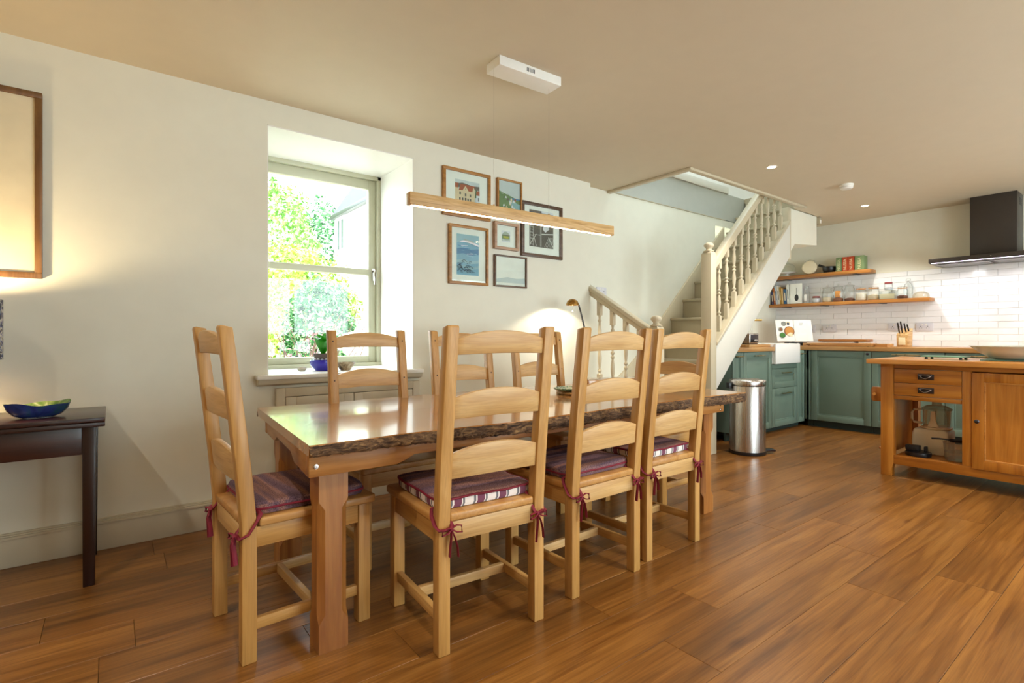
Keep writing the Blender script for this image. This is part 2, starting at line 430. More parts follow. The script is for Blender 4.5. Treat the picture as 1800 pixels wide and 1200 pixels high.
def tag(o, label, cat, group=None):
    o['label'] = label; o['category'] = cat
    if group: o['group'] = group
    return o
def thing(name, label, cat, loc=(0, 0, 0), rz=0, group=None):
    o = bpy.data.objects.new(name, None); COL.objects.link(o)
    o.empty_display_size = 0.1
    o.location = loc; o.rotation_euler = (0, 0, rz)
    return tag(o, label, cat, group)
def struct(o): o['kind'] = 'structure'; return o
def dup(src, loc, rz, label):
    def cp(o, par):
        c = o.copy(); COL.objects.link(c)
        if par: c.parent = par
        for ch in list(o.children): cp(ch, c)
        return c
    r = cp(src, None); r.location = loc; r.rotation_euler = (0, 0, rz); r['label'] = label
    return r
def B(*a, mi=0): return MB().box(*a, mi=mi)

# ------------------------------------------------------------------ ROOM SHELL
HC = 2.414
m = MB()
m.box(-2.1, 0.716, 3.26, 3.86, 0, HC).box(0.716, 1.65, 3.26, 3.86, 0, 0.80).box(0.716, 1.65, 3.26, 3.86, 2.275, HC)
m.box(1.65, 3.388, 3.26, 3.86, 0, HC).box(3.388, 5.54, 3.345, 3.86, 0, HC).box(5.54, 6.25, 3.345, 3.86, 0, 1.30)
m.box(5.54, 6.25, 3.345, 3.86, 2.33, HC).box(6.25, 7.15, 3.345, 3.86, 0, HC)
struct(m.build('wall_back', 'wall', smooth=0))
wall_right = struct(B(7.0, 7.15, -2.3, 3.345, 0, HC).build('wall_right', 'wall', smooth=0))
m = MB()
m.box(-2.1, -1.95, -2.3, 3.26, 0, HC)
struct(m.build('wall_left', 'wall', smooth=0))
m = MB(); xs = [-1.95, 1.5, 3.7, 4.4, 6.4, 7.0]
for i in range(0, 6, 2): m.box(xs[i], xs[i+1], -2.3, -2.15, 0, HC)
for i in range(1, 5, 2): m.box(xs[i], xs[i+1], -2.3, -2.15, 2.22, HC); m.box(xs[i], xs[i+1], -2.3, -2.15, 0, 0.12)
struct(m.build('wall_front', 'wall', smooth=0))
m = MB()
m.box(-2.1, 3.73, -2.3, 3.86, HC, 2.73).box(3.73, 5.80, -2.3, 2.48, HC, 2.73).box(5.80, 6.38, -2.3, 2.585, HC, 2.73).box(6.38, 7.15, -2.3, 3.86, HC, 2.73)
ceiling = struct(m.build('ceiling', 'ceiling', smooth=0))
floor = struct(B(-2.1, 7.15, -2.3, 3.86, -0.08, -0.012).build('floor', 'subfloor', smooth=0))

# floor planks, one object each, laid along the window wall
PW, PL = 0.213, 1.38
joints = {0: 2.866, 1: 2.475, 2: 2.885, 3: 1.845, 4: 2.855}
k0 = -13
meshes = {}
for k in range(k0, 14):
    y0 = 0.462+PW*k
    y1 = min(y0+PW, 3.26)
    y0c = max(y0, -2.15)
    if y1-y0c < 0.02: continue
    if y1 > 3.25 and k > 12: pass
    j = joints.get(k, random.uniform(0, PL))
    x = j-PL*math.ceil((j+1.95)/PL)
    while x < 6.99:
        a, b = max(x, -1.95), min(x+PL, 7.0)
        if b-a > 0.01:
            key = (round(b-a, 3), round(y1-y0c, 3))
            if key not in meshes:
                L, W = b-a, y1-y0c
                meshes[key] = B(0.0006, L-0.0006, 0.0006, W-0.0006, -0.012, 0).mesh('plank', 'floor', 0.0008, 1, 30)
            o = bpy.data.objects.new('plank', meshes[key]); COL.objects.link(o)
            o.parent = floor; o.location = (a, y0c, 0)
        x += PL

# skirting with a bead along its top
def skirting(name, x0, x1, y0, y1, nx, ny):
    m = MB()
    def run(t, z0, z1):
        if ny: m.box(x0, x1, y0-t, y0, z0, z1)
        else: m.box(x0-t, x0, y0, y1, z0, z1)
    run(0.018, 0.0, 0.128); run(0.026, 0.128, 0.140); run(0.020, 0.140, 0.147); run(0.012, 0.147, 0.155)
    return struct(m.build(name, 'trim', None, 0.0025, 2))
skirting('baseboard_back', -1.95, 3.388, 3.26, 3.26, 0, 1)
skirting('baseboard_stair', 3.388, 4.80, 3.345, 3.345, 0, 1)

# ---- window_1 (dining window, two fixed lights in a casement) and its sill
win = struct(MB().box(0.70, 0.716, 3.80, 3.86, 0.8, 2.28).build('window_1', 'sash', smooth=0))
m = MB(); X0, X1, Z0, Z1 = 0.716, 1.668, 0.828, 2.275
m.box(X0, X0+0.03, 3.80, 3.86, Z0, Z1).box(X1-0.05, X1, 3.80, 3.86, Z0, Z1).box(X0, X1, 3.80, 3.86, Z1-0.035, Z1).box(X0, X1, 3.79, 3.86, Z0-0.02, Z0+0.02)
m.build('window_frame', 'sash', win, 0.004)
m = MB()
m.box(X0+0.03, X0+0.11, 3.83, 3.875, Z0+0.02, Z1-0.035).box(1.56, X1-0.05, 3.83, 3.875, Z0+0.02, Z1-0.035)
m.box(X0+0.11, 1.56, 3.83, 3.875, 2.17, Z1-0.035).box(X0+0.11, 1.56, 3.83, 3.875, Z0+0.02, 0.897).box(X0+0.11, 1.56, 3.825, 3.875, 1.512, 1.558)
m.build('sash', 'sash', win, 0.004)
for a in ((1.645, 1.65, 3.262, 3.80, 0.822, 2.272), (0.716, 0.721, 3.262, 3.80, 0.822, 2.272), (0.721, 1.645, 3.262, 3.80, 2.268, 2.275)):
    B(*a).build('reveal_daylight_skin', 'white', win)  # white skin added over the wall paint to imitate daylight on the reveal
B(X0+0.10, 1.565, 3.852, 3.856, 1.55, 2.18).build('pane', 'wglass', win, smooth=0)
B(X0+0.10, 1.565, 3.852, 3.856, 0.89, 1.52).build('pane', 'wglass', win, smooth=0)
m = MB(); m.box(1.585, 1.607, 3.822, 3.83, 1.47, 1.565)
m.cyl((1.596, 3.825, 1.545), (1.596, 3.79, 1.545), 0.008, 10)
m.tube([(1.596, 3.79, 1.548), (1.596, 3.788, 1.51), (1.596, 3.792, 1.47), (1.596, 3.795, 1.44)], [0.007, 0.008, 0.0065, 0.009], 8)
m.build('window_handle', 'chrome', win)
sill = MB(); sill.box(0.65, 1.70, 3.195, 3.26, 0.797, 0.822); sill.box(0.716, 1.65, 3.26, 3.80, 0.797, 0.822)
sill.build('window_sill', 'white', win, 0.004)
MB().prism([(3.26, 0.755), (3.212, 0.768), (3.205, 0.797), (3.26, 0.797)], 0, 0.658, 1.692).build('sill_moulding', 'trim', win, 0.003)

# ---- built-in greige cupboard below the sill
cab = thing('window_cupboard', 'greige panelled two-door cupboard built in beneath the dining window sill', 'cupboard', (0.757, 3.25, 0))
m = MB(); W_ = 0.925
m.box(0, 0.05, -0.02, 0.008, 0.156, 0.742).box(W_-0.05, W_, -0.02, 0.008, 0.156, 0.742).box(0.05, W_-0.05, -0.02, 0.008, 0.69, 0.742).box(0.05, W_-0.05, -0.02, 0.008, 0.156, 0.20)
m.build('cupboard_frame', 'trim', cab, 0.003)
for i in range(2):
    a = 0.053+i*0.411; b = a+0.407
    m = MB(); m.box(a, b, -0.012, 0.006, 0.203, 0.687)
    m.box(a, a+0.06, -0.020, -0.012, 0.203, 0.687).box(b-0.06, b, -0.020, -0.012, 0.203, 0.687).box(a+0.06, b-0.06, -0.020, -0.012, 0.627, 0.687).box(a+0.06, b-0.06, -0.020, -0.012, 0.203, 0.263)
    m.build('door', 'trim', cab, 0.002)

# ---- other windows of the room
def simple_window(name, x0, x1, z0, z1, y, axis=0, bars=1):
    o = struct(MB().build(name, 'white')) if False else None
    m = MB()
    def bx(a, b, c, d, t=0.03):
        if axis == 0: m.box(a, b, y-t, y+t, c, d)
        else: m.box(y-t, y+t, a, b, c, d)
    bx(x0, x0+0.06, z0, z1); bx(x1-0.06, x1, z0, z1); bx(x0+0.06, x1-0.06, z0, z0+0.07); bx(x0+0.06, x1-0.06, z1-0.06, z1)
    for i in range(bars):
        c = x0+(x1-x0)*(i+1)/(bars+1); bx(c-0.035, c+0.035, z0+0.07, z1-0.06)
    o = struct(m.build(name, 'sash', None, 0.003))
    m = MB(); bx(x0+0.05, x1-0.05, z0+0.06, z1-0.05, 0.003)
    m.build('pane', 'wglass', o, smooth=0)
    return o
simple_window('window_2', 5.54, 6.25, 1.30, 2.33, 3.80, 0, 0)
for i in range(2): simple_window('window_%d' % (3+i), xs[1+2*i], xs[2+2*i], 0.12, 2.22, -2.25, 0, 1)

# ---- stairwell above the ceiling
m = MB()
m.box(3.60, 3.73, 2.36, 3.86, 2.73, 4.60).box(3.73, 7.15, 2.36, 2.48, 2.73, 4.60).box(7.0, 7.15, 2.48, 3.86, 2.73, 4.60)
m.box(3.73, 7.0, 3.42, 3.86, 2.73, 4.60)
struct(m.build('wall_upper', 'white', smooth=0))
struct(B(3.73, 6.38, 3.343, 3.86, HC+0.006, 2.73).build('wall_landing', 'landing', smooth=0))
struct(B(3.73, 5.74, 3.338, 3.35, HC-0.003, HC+0.006).build('shadow_gap_strip', 'tread', smooth=0))  # dark strip standing in for the shadow gap under the landing wall
struct(B(3.73, 5.8, 3.325, 3.42, 2.73, 2.81).build('trim_2', 'stairwhite', None, 0.004))
m = MB(); m.box(3.6, 4.1, 2.36, 3.86, 4.6, 4.7).box(5.7, 7.15, 2.36, 3.86, 4.6, 4.7).box(4.1, 5.7, 2.36, 2.52, 4.6, 4.7).box(4.1, 5.7, 3.38, 3.86, 4.6, 4.7)
struct(m.build('ceiling_upper', 'white', smooth=0))
m = MB(); m.box(4.1, 5.7, 2.52, 2.58, 4.6, 4.68).box(4.1, 5.7, 3.32, 3.38, 4.6, 4.68).box(4.1, 4.16, 2.58, 3.32, 4.6, 4.68).box(5.64, 5.7, 2.58, 3.32, 4.6, 4.68)
rl = struct(m.build('window_5', 'white', smooth=0)); B(4.15, 5.65, 2.57, 3.33, 4.64, 4.645).build('pane', 'wglass', rl, smooth=0)
# trim round the opening
m = MB()
m.box(3.70, 3.745, 2.45, 3.345, HC-0.022, HC).box(3.745, 5.80, 2.45, 2.495, HC-0.022, HC)
m.box(3.73, 3.745, 2.48, 3.345, HC, 2.73).box(3.745, 5.8, 2.48, 2.495, HC, 2.73)
struct(m.build('trim_1', 'stair', None, 0.004))
# boxed-in head of the stairs
m = MB(); m.prism([(5.74, HC), (6.40, HC), (6.40, 2.085), (5.86, 2.045), (5.74, 1.93)], 1, 2.60, 2.63)
m.prism([(5.74, 1.93), (5.86, 2.045), (6.40, 2.085), (6.40, 2.115), (5.86, 2.075), (5.74, 1.96)], 1, 2.63, 3.344)
m.box(6.38, 6.40, 2.63, 3.344, 2.115, HC)
struct(m.build('wall_stairhead', 'wall', smooth=0))
struct(B(6.185, 6.40, 2.60, 3.344, 2.68, 2.73).build('floor_landing', 'tread', smooth=0))
o = B(5.68, 5.74, 2.585, 2.655, 1.86, HC).build('trim_3', 'stair', None, 0.003); struct(o)

# ------------------------------------------------------------------ STAIRCASE
st = thing('staircase', 'painted quarter-turn staircase with turned balusters rising along the wall', 'staircase', (3.4, 2.57, 0))
O = Vector((3.4, 2.57, 0))
def L(mb): return mb.xf(Matrix.Translation(-O))
RZ, GO = 0.206, 0.215
P0 = (4.185, 2.615)
polys = [[P0, (3.45, 2.615), (3.45, 3.04)], [P0, (3.45, 3.04), (3.45, 3.322), (3.777, 3.322)], [P0, (3.777, 3.322), (4.215, 3.322), (4.215, 2.63)]]
for k, p in enumerate(polys):
    z = RZ*(k+1)
    L(MB().prism(p, 2, z-0.028, z)).build('tread', 'tread', st, 0.006)
    c = Vector((sum(q[0] for q in p)/len(p), sum(q[1] for q in p)/len(p)))
    q = [tuple(c+(Vector(a)-c)*0.955) for a in p]
    L(MB().prism(q, 2, 0, z-0.028)).build('riser', 'tread', st)
for k in range(4, 14):
    z = RZ*k; x = 4.235+GO*(k-4)
    if k < 13: L(B(x-0.02, x+GO, 2.605, 3.32, z-0.028, z)).build('tread', 'tread', st, 0.008)
    L(B(x, x+0.015, 2.605, 3.32, z-RZ, z-0.028 if k < 13 else 2.73)).build('riser', 'tread', st)
def sl(x): return 1.009+0.91*(x-4.33)
def sb(x): return 0.787+0.94*(x-4.52)
L(MB().prism([(4.28, sb(4.28)), (4.28, sl(4.28)), (5.70, sl(5.70)), (5.70, sb(5.70))], 1, 2.575, 2.603)).build('stringer', 'stairwhite', st, 0.003)
L(MB().prism([(4.28, sl(4.28)), (4.28, sl(4.28)+0.03), (5.69, sl(5.69)+0.03), (5.69, sl(5.69))], 1, 2.562, 2.645)).build('stringer_cap', 'stair', st, 0.004)
L(MB().prism([(4.28, sb(4.28)), (4.28, sb(4.28)+0.02), (5.745, sb(5.745)+0.02), (5.745, sb(5.745))], 1, 2.603, 3.342)).build('soffit', 'stairwhite', st)
L(MB().prism([(3.45, 0.0), (3.45, 0.50), (3.86, 0.664), (4.10, 0.83), (4.43, 1.15), (5.17, 1.845), (5.70, 2.33), (5.70, 1.9), (4.3, 0.62), (3.9, 0.0)], 1, 3.322, 3.344)).build('wall_stringer', 'stair', st, 0.003)
def finial(mb, cx, cy, z, s=1.0):
    pr = [(0.0, 0), (0.045, 0), (0.047, 0.008), (0.030, 0.014), (0.024, 0.022), (0.026, 0.034), (0.040, 0.046), (0.044, 0.056), (0.042, 0.066), (0.030, 0.078), (0.012, 0.084), (0.0, 0.085)]
    mb.lathe([(r*s, zz*s) for r, zz in pr], 20, (cx, cy, z))
def newel(x0, x1, y0, y1, zt, nm, mat):
    m = MB(); cx, cy = (x0+x1)/2, (y0+y1)/2
    m.box(x0, x1, y0, y1, 0, zt-0.02)
    r = (x1-x0)/2; n = 0.75
    b = [(x0, y0), (x1, y0), (x1, y1), (x0, y1)]
    t = [(cx+(px-cx)*n, cy+(py-cy)*n) for px, py in b]
    m.add([(*p, zt-0.02) for p in b]+[(*p, zt) for p in t], [(4, 5, 6, 7)]+[(i, (i+1) % 4, 4+(i+1) % 4, 4+i) for i in range(4)])
    o = L(m).build(nm, mat, st, 0.004)
    f = MB(); finial(f, cx, cy, zt); L(f).build('finial', mat, o)
newel(4.19, 4.28, 2.57, 2.668, 1.80, 'newel_post', 'stair')
newel(3.36, 3.447, 2.516, 2.604, 1.125, 'newel_post', 'stair')
# handrails
def rz_(x): return 1.79+0.915*(x-4.357)
m = MB()
m.prism([(4.275, rz_(4.275)-0.05), (4.275, rz_(4.275)), (5.35, rz_(5.35)), (5.35, rz_(5.35)-0.05)], 1, 2.588, 2.656)
m.prism([(4.275, rz_(4.275)-0.105), (4.275, rz_(4.275)-0.05), (5.35, rz_(5.35)-0.05), (5.35, rz_(5.35)-0.105)], 1, 2.60, 2.644)
L(m).build('handrail', 'stair', st, 0.008, 3)
def lz(y): return 1.493+0.582*(y-3.261)
m = MB()
m.prism([(2.60, lz(2.60)-0.04), (2.60, lz(2.60)), (3.344, lz(3.344)), (3.344, lz(3.344)-0.04)], 0, 3.367, 3.435)
m.prism([(2.60, lz(2.60)-0.085), (2.60, lz(2.60)-0.04), (3.344, lz(3.344)-0.04), (3.344, lz(3.344)-0.085)], 0, 3.38, 3.422)
L(m).build('handrail', 'stair', st, 0.008, 3)
L(MB().prism([(2.60, 0.0), (2.60, lz(2.60)-0.82), (3.344, lz(3.344)-0.82), (3.344, 0.0)], 0, 3.388, 3.418)).build('stringer', 'stairwhite', st, 0.003)
def baluster(x, y, z0, z1, base, top, slope, axis):
    """square blocks at both ends cut to the rake, turned between"""
    h = 0.018; m = MB()
    def block(za, zb, cuta, cutb):
        vs = []
        for z, c in ((za, cuta), (zb, cutb)):
            for dx, dy in ((-h, -h), (h, -h), (h, h), (-h, h)):
                d = dx if axis == 0 else dy
                vs.append((x+dx, y+dy, z+(slope*d if c else 0)))
        m.add(vs, [(3, 2, 1, 0), (4, 5, 6, 7)]+[(i, (i+1) % 4, 4+(i+1) % 4, 4+i) for i in range(4)])
    block(z0, z0+base, True, False); block(z1-top, z1, False, True)
    a, b = z0+base, z1-top; l = b-a
    pr = [(.017, 0), (.010, .02), (.010, .03), (.017, .045), (.0175, .07), (.010, .09), (.011, .12), (.016, .20), (.018, .28), (.015, .36), (.011, .42), (.010, .44), (.017, .455), (.0175, .475), (.010, .495), (.010, .51), (.0175, .525), (.0175, .545), (.010, .56), (.012, .60), (.016, .68), (.017, .74), (.013, .82), (.010, .88), (.016, .90), (.0165, .92), (.010, .94), (.011, .97), (.016, 1)]
    m.lathe([(r, a+t*l) for r, t in pr], 12, (x, y, 0))
    L(m).build('baluster', 'stair', st, smooth=50)
for x in (4.401, 4.53, 4.66, 4.79, 4.918, 5.048, 5.178, 5.308, 5.44, 5.575):
    zt = rz_(x)-0.105 if x < 5.35 else rz_(x)-0.13
    baluster(x, 2.62, sl(x)+0.03, zt, 0.13, 0.06, 0.91, 0)
for y in (3.158, 3.008, 2.864, 2.72):
    baluster(3.401, y, lz(y)-0.82, lz(y)-0.085, 0.10, 0.12, 0.582, 1)

# ------------------------------------------------------------------ KITCHEN
# splashback tiles, running bond
TW, TH = 0.297, 0.065
tile_cache = {}
wall_g = B(6.992, 7.0, -0.5, 3.345, 0.93, 1.766).build('grout_bed', 'grout', wall_right, smooth=0)
for r in range(13):
    z0 = 0.933+r*TH; z1 = min(z0+TH, 1.768)
    if z1-z0 < 0.02: continue
    y = 3.345
    first = True
    off = (0.108 if r % 2 else 0.108+TW/2) % TW
    edges = [3.345]+[3.345-off-i*TW for i in range(13)]
    for a, b in zip(edges[1:], edges[:-1]):
        if b-a < 0.02: continue
        key = (round(b-a, 3), round(z1-z0, 3))
        if key not in tile_cache:
            tile_cache[key] = B(-0.007, 0, 0.0012, b-a-0.0012, 0.0012, z1-z0-0.0012).mesh('tile', 'tile', 0.0012, 1, 30)
        o = bpy.data.objects.new('tile', tile_cache[key]); COL.objects.link(o); o.parent = wall_right
        o.location = (6.992-random.uniform(0, 0.001), a, z0)
        o.rotation_euler = (0, random.uniform(-0.004, 0.004), random.uniform(-0.002, 0.002))

def panel_front(mb, a, b, z0, z1, w=0.065):
    """frame-and-panel front lying in local plane y=0, facing -y, x from a to b"""
    mb.box(a, b, -0.008, 0.0, z0, z1)
    mb.box(a, a+w, -0.020, -0.008, z0, z1).box(b-w, b, -0.020, -0.008, z0, z1)
    mb.box(a+w, b-w, -0.020, -0.008, z1-w, z1).box(a+w, b-w, -0.020, -0.008, z0, z0+w)
    # moulded inner edge and raised field
    e = 0.012
    mb.box(a+w, a+w+e, -0.014, -0.008, z0+w, z1-w).box(b-w-e, b-w, -0.014, -0.008, z0+w, z1-w)
    mb.box(a+w+e, b-w-e, -0.014, -0.008, z1-w-e, z1-w).box(a+w+e, b-w-e, -0.014, -0.008, z0+w, z0+w+e)
    return mb
def bar_handle(x0, x1, z, parent, name='handle'):
    m = MB(); c = (x0+x1)/2
    m.tube([(x0, -0.045, z), ((x0+c)/2, -0.048, z), (c, -0.048, z), ((x1+c)/2, -0.048, z), (x1, -0.045, z)], [0.005, 0.006, 0.007, 0.006, 0.005], 8)
    m.cyl((x0+0.02, -0.02, z), (x0+0.02, -0.047, z), 0.004, 8).cyl((x1-0.02, -0.02, z), (x1-0.02, -0.047, z), 0.004, 8)
    return m.build(name, 'handle', parent)
CT = 0.933  # worktop height
def base_unit(label, loc, rz, width, fronts, depth=0.56, top=0.885):
    t = thing('base_cabinet', label, 'cabinet', loc, rz, 'green base cabinets of the kitchen')
    m = MB(); m.box(0.001, width-0.001, 0.002, depth, 0.085, top)
    m.build('carcass', 'green', t, 0.001)
    B(0.001, width-0.001, 0.055, 0.075, 0, 0.085).build('plinth', 'plinth', t)
    for fr in fronts:
        kind, a, b, z0, z1 = fr[:5]
        d = panel_front(MB(), a, b, z0, z1, 0.065 if b-a > 0.3 else 0.045) if z1-z0 > 0.12 else B(a, b, -0.020, 0, z0, z1)
        o = d.build(kind, 'green', t, 0.002)
        for h in fr[5:]:
            if h[0] == 'bar': bar_handle(h[1], h[2], h[3], o)
            else: MB().lathe([(0.006, 0), (0.005, 0.012), (0.014, 0.018), (0.015, 0.026), (0.008, 0.031), (0, 0.032)], 12, (h[1], -0.02, h[2]), rot=Matrix.Rotation(PI/2, 3, 'X')).build('knob', 'pewter', o)
    return t
SY = 2.755   # door plane of the sink run (fronts stand 20 mm proud)
base_unit('green base cabinet half hidden under the staircase stringer', (4.84, SY, 0), 0, 0.203, [('door', 0.002, 0.201, 0.06, 0.882, ('bar', 0.04, 0.17, 0.845))])
base_unit('green panelled base cabinet behind the steel pedal bin', (5.045, SY, 0), 0, 0.588, [('door', 0.002, 0.586, 0.06, 0.882, ('bar', 0.19, 0.40, 0.845))])
base_unit('green two-drawer cabinet under the white butler sink', (5.635, SY, 0), 0, 0.584, [('panel', 0.002, 0.582, 0.695, 0.744), ('drawer', 0.002, 0.582, 0.482, 0.690, ('bar', 0.20, 0.40, 0.645)), ('drawer', 0.002, 0.582, 0.06, 0.477, ('bar', 0.20, 0.40, 0.42))], 0.56, 0.744)
base_unit('narrow green corner cabinet right of the white butler sink', (6.221, SY, 0), 0, 0.198, [('door', 0.002, 0.185, 0.06, 0.882, ('bar', 0.01, 0.17, 0.845))])
BX = 6.44
# back run: local x runs along world -y, fronts face -x
def back_unit(label, ytop, width, fronts): return base_unit(label, (BX, ytop, 0), -PI/2, width, fronts, 0.54)
back_unit('narrow green corner filler beside the single-door cabinet', 2.735, 0.064, [('panel', 0.0, 0.062, 0.084, 0.882)])
back_unit('green single-door cabinet with round knob left of the wooden island', 2.669, 0.602, [('door', 0.002, 0.600, 0.084, 0.882, ('knob', 0.575, 0.857))])
back_unit('green drawer cabinet seen past the left end of the island', 2.065, 0.618, [('drawer', 0.002, 0.616, 0.80, 0.882, ('bar', 0.19, 0.43, 0.856)), ('door', 0.002, 0.616, 0.084, 0.796)])
back_unit('green drawer cabinet behind the middle of the wooden island', 1.445, 0.60, [('drawer', 0.002, 0.598, 0.80, 0.882, ('bar', 0.19, 0.41, 0.856)), ('door', 0.002, 0.598, 0.084, 0.796)])
back_unit('green cabinet behind the right part of the wooden island', 0.843, 0.60, [('drawer', 0.002, 0.598, 0.80, 0.882, ('bar', 0.19, 0.41, 0.856)), ('door', 0.002, 0.598, 0.084, 0.796)])
# worktops
wt = B(6.395, 6.99, 0.24, 3.34, 0.888, CT).build('worktop', 'worktop', None, 0.003)
tag(wt, 'long oak worktop under the white tiled kitchen wall', 'worktop')
m = MB(); m.box(4.82, 5.625, 2.70, 3.34, 0.888, CT)
tag(m.build('worktop', 'worktopx', None, 0.003), 'short oak worktop left of the sink, running behind the stairs', 'worktop')
# butler sink
sk = thing('butler_sink', 'white ceramic butler sink with a deep plain apron front', 'sink', (5.63, 2.69, 0.746))
m = MB(); w_, d_, h_ = 0.57, 0.47, 0.219
m.box(0, w_, 0, 0.03, 0, h_).box(0, w_, d_-0.03, d_, 0, h_).box(0, 0.03, 0.03, d_-0.03, 0, h_).box(w_-0.03, w_, 0.03, d_-0.03, 0, h_).box(0.03, w_-0.03, 0.03, d_-0.03, 0, 0.03)
m.build('basin', 'ceramic', sk, 0.008, 3)
MB().lathe([(0.03, 0), (0.03, 0.004), (0.012, 0.005), (0, 0.003)], 16, (w_/2, d_/2, 0.03)).build('drain', 'chrome', sk)
tag(B(5.635, 6.39, 3.165, 3.34, 0.888, CT).build('worktop', 'worktopx', None, 0.003), 'narrow strip of oak worktop behind the butler sink', 'worktop')
tap = thing('wall_tap', 'brass wall-mounted spout above the butler sink', 'tap', (6.02, 3.345, 1.24))
m = MB(); m.lathe([(0.026, 0), (0.026, 0.012), (0.014, 0.02), (0.013, 0.03)], 14, (0, 0, 0), rot=Matrix.Rotation(PI/2, 3, 'X'))
m.build('flange', 'brass', tap)
MB().lathe([(0, -0.012), (0.024, -0.012), (0.024, 0.012), (0, 0.012)], 16, (0.005, -0.125, 0), rot=Matrix.Rotation(PI/2, 3, 'X')).build('lever_ring', 'brass', tap)
MB().tube([(0, -0.02, 0), (0, -0.10, 0), (0.012, -0.125, 0), (0.035, -0.145, 0), (0.15, -0.225, 0)], [0.013, 0.013, 0.014, 0.013, 0.012], 12).build('spout', 'brass', tap)
# hood
hd = thing('cooker_hood', 'black chimney cooker hood above the white tiles', 'cooker hood', (7.0, 1.15, 1.771))
B(-0.28, -0.001, -0.17, 0.17, 0.05, HC-1.771).build('chimney', 'hood', hd, 0.003)
m = MB()
for i in range(4): m.box(-0.16, -0.06, -0.172, -0.169, 0.53+i*0.018, 0.54+i*0.018)
m.build('vent', 'black', hd)
m = MB(); m.prism([(-0.48, 0.008), (-0.48, 0.05), (-0.012, 0.05), (-0.012, 0.0), (-0.40, 0.0)], 1, -0.45, 0.45)
m.build('canopy', 'hood', hd, 0.003)
B(-0.38, -0.06, -0.40, -0.02, -0.006, 0.0).build('grease_filter', 'underhood', hd, 0.002); B(-0.38, -0.06, 0.02, 0.40, -0.006, 0.0).build('grease_filter', 'underhood', hd, 0.002)
B(-0.465, -0.457, -0.43, 0.43, 0.004, 0.0075).build('light_strip', 'hoodled', hd)
for y in (-0.22, 0.22):
    l = bpy.data.lights.new('hood_beam', 'SPOT'); l.energy = 3; l.color = (1, 0.95, 0.94); l.spot_size = math.radians(130); l.spot_blend = 0.5; l.shadow_soft_size = 0.05
    o = bpy.data.objects.new('hood_beam', l); COL.objects.link(o); o.parent = hd; o.location = (-0.41, y, -0.03); o.rotation_euler = (0, -0.45, 0)
MB().cyl((-0.48, -0.02, 0.03), (-0.483, -0.02, 0.03), 0.004, 8).build('button', 'chrome', hd)
# shelves
def shelf(z0, z1, y0, y1, label, brackets):
    t = thing('wall_shelf', label, 'shelf', (6.8, y0, z0), 0, 'oak shelves on the tiled wall')
    B(0, 0.184, 0, y1-y0, 0, z1-z0).build('board', 'shelf', t, 0.003)
    for b in brackets:
        B(0.01, 0.184, b-0.02, b+0.02, -0.006, 0.0).build('bracket', 'black', t, 0.002)
shelf(1.772, 1.812, 2.20, 3.342, 'upper oak shelf carrying the cream jar and four boxes', (0.16, 0.95))
shelf(1.42, 1.457, 1.66, 3.342, 'lower longer oak shelf carrying books and glass jars', (0.45, 1.05, 1.5))

# ------------------------------------------------------------------ DINING TABLE
TZ = 0.705
tb = thing('dining_table', 'long waxed pine dining table with bark-edged top and chunky chamfered legs', 'table', (1.77, 2.2, 0))
OT = Vector((1.77, 2.2, 0))
def LT(mb): return mb.xf(Matrix.Translation(-OT))
rng = random.Random(3)
NX = 90
def wob(x, s): return 0.012*math.sin(x*3.1+s)+0.008*math.sin(x*7.3+2*s)+0.004*math.sin(x*17+s)
fx = [0.487+(3.055-0.487)*i/NX for i in range(NX+1)]
fy = [1.668+wob(x, 0.6)*min(1, (x-0.487)*2.5)-0.012*min(1, max(0, (x-0.8)/0.6)) for x in fx]
bx_ = [0.55+(3.08-0.55)*i/NX for i in range(NX+1)]
by = [2.71+wob(x, 2.2) for x in bx_]
def thick(x): return 0.036+0.018*min(1, max(0, (x-0.5)/1.2))
# top: two boards side by side with a fine joint between
mid0, mid1 = 2.19, 2.19
m = MB(); vs = []; fs = []
for i in range(NX+1):
    x = fx[i]; xb = bx_[i]; t = thick(x)
    xm = (x+xb)/2
    vs += [(x, fy[i], TZ), (xm, mid0-0.0008, TZ), (xm, mid0-0.0008, TZ-t), (x, fy[i]+0.006, TZ-t)]
for i in range(NX):
    a = 4*i; b = a+4
    fs += [(a, b, b+1, a+1), (a+1, b+1, b+2, a+2), (a+2, b+2, b+3, a+3), (a+3, b+3, b, a)]
fs += [(0, 1, 2, 3), (4*NX+3, 4*NX+2, 4*NX+1, 4*NX)]
LT(m.add(vs, fs)).build('top_board', 'top', tb, smooth=30)
m = MB(); vs = []; fs = []
for i in range(NX+1):
    x = fx[i]; xb = bx_[i]; t = thick(x)
    xm = (x+xb)/2
    vs += [(xm, mid0+0.0008, TZ), (xb, by[i], TZ), (xb, by[i]-0.006, TZ-t), (xm, mid0+0.0008, TZ-t)]
for i in range(NX):
    a = 4*i; b = a+4
    fs += [(a, b, b+1, a+1), (a+1, b+1, b+2, a+2), (a+2, b+2, b+3, a+3), (a+3, b+3, b, a)]
fs += [(0, 1, 2, 3), (4*NX+3, 4*NX+2, 4*NX+1, 4*NX)]
LT(m.add(vs, fs)).build('top_board', 'top', tb, smooth=30)
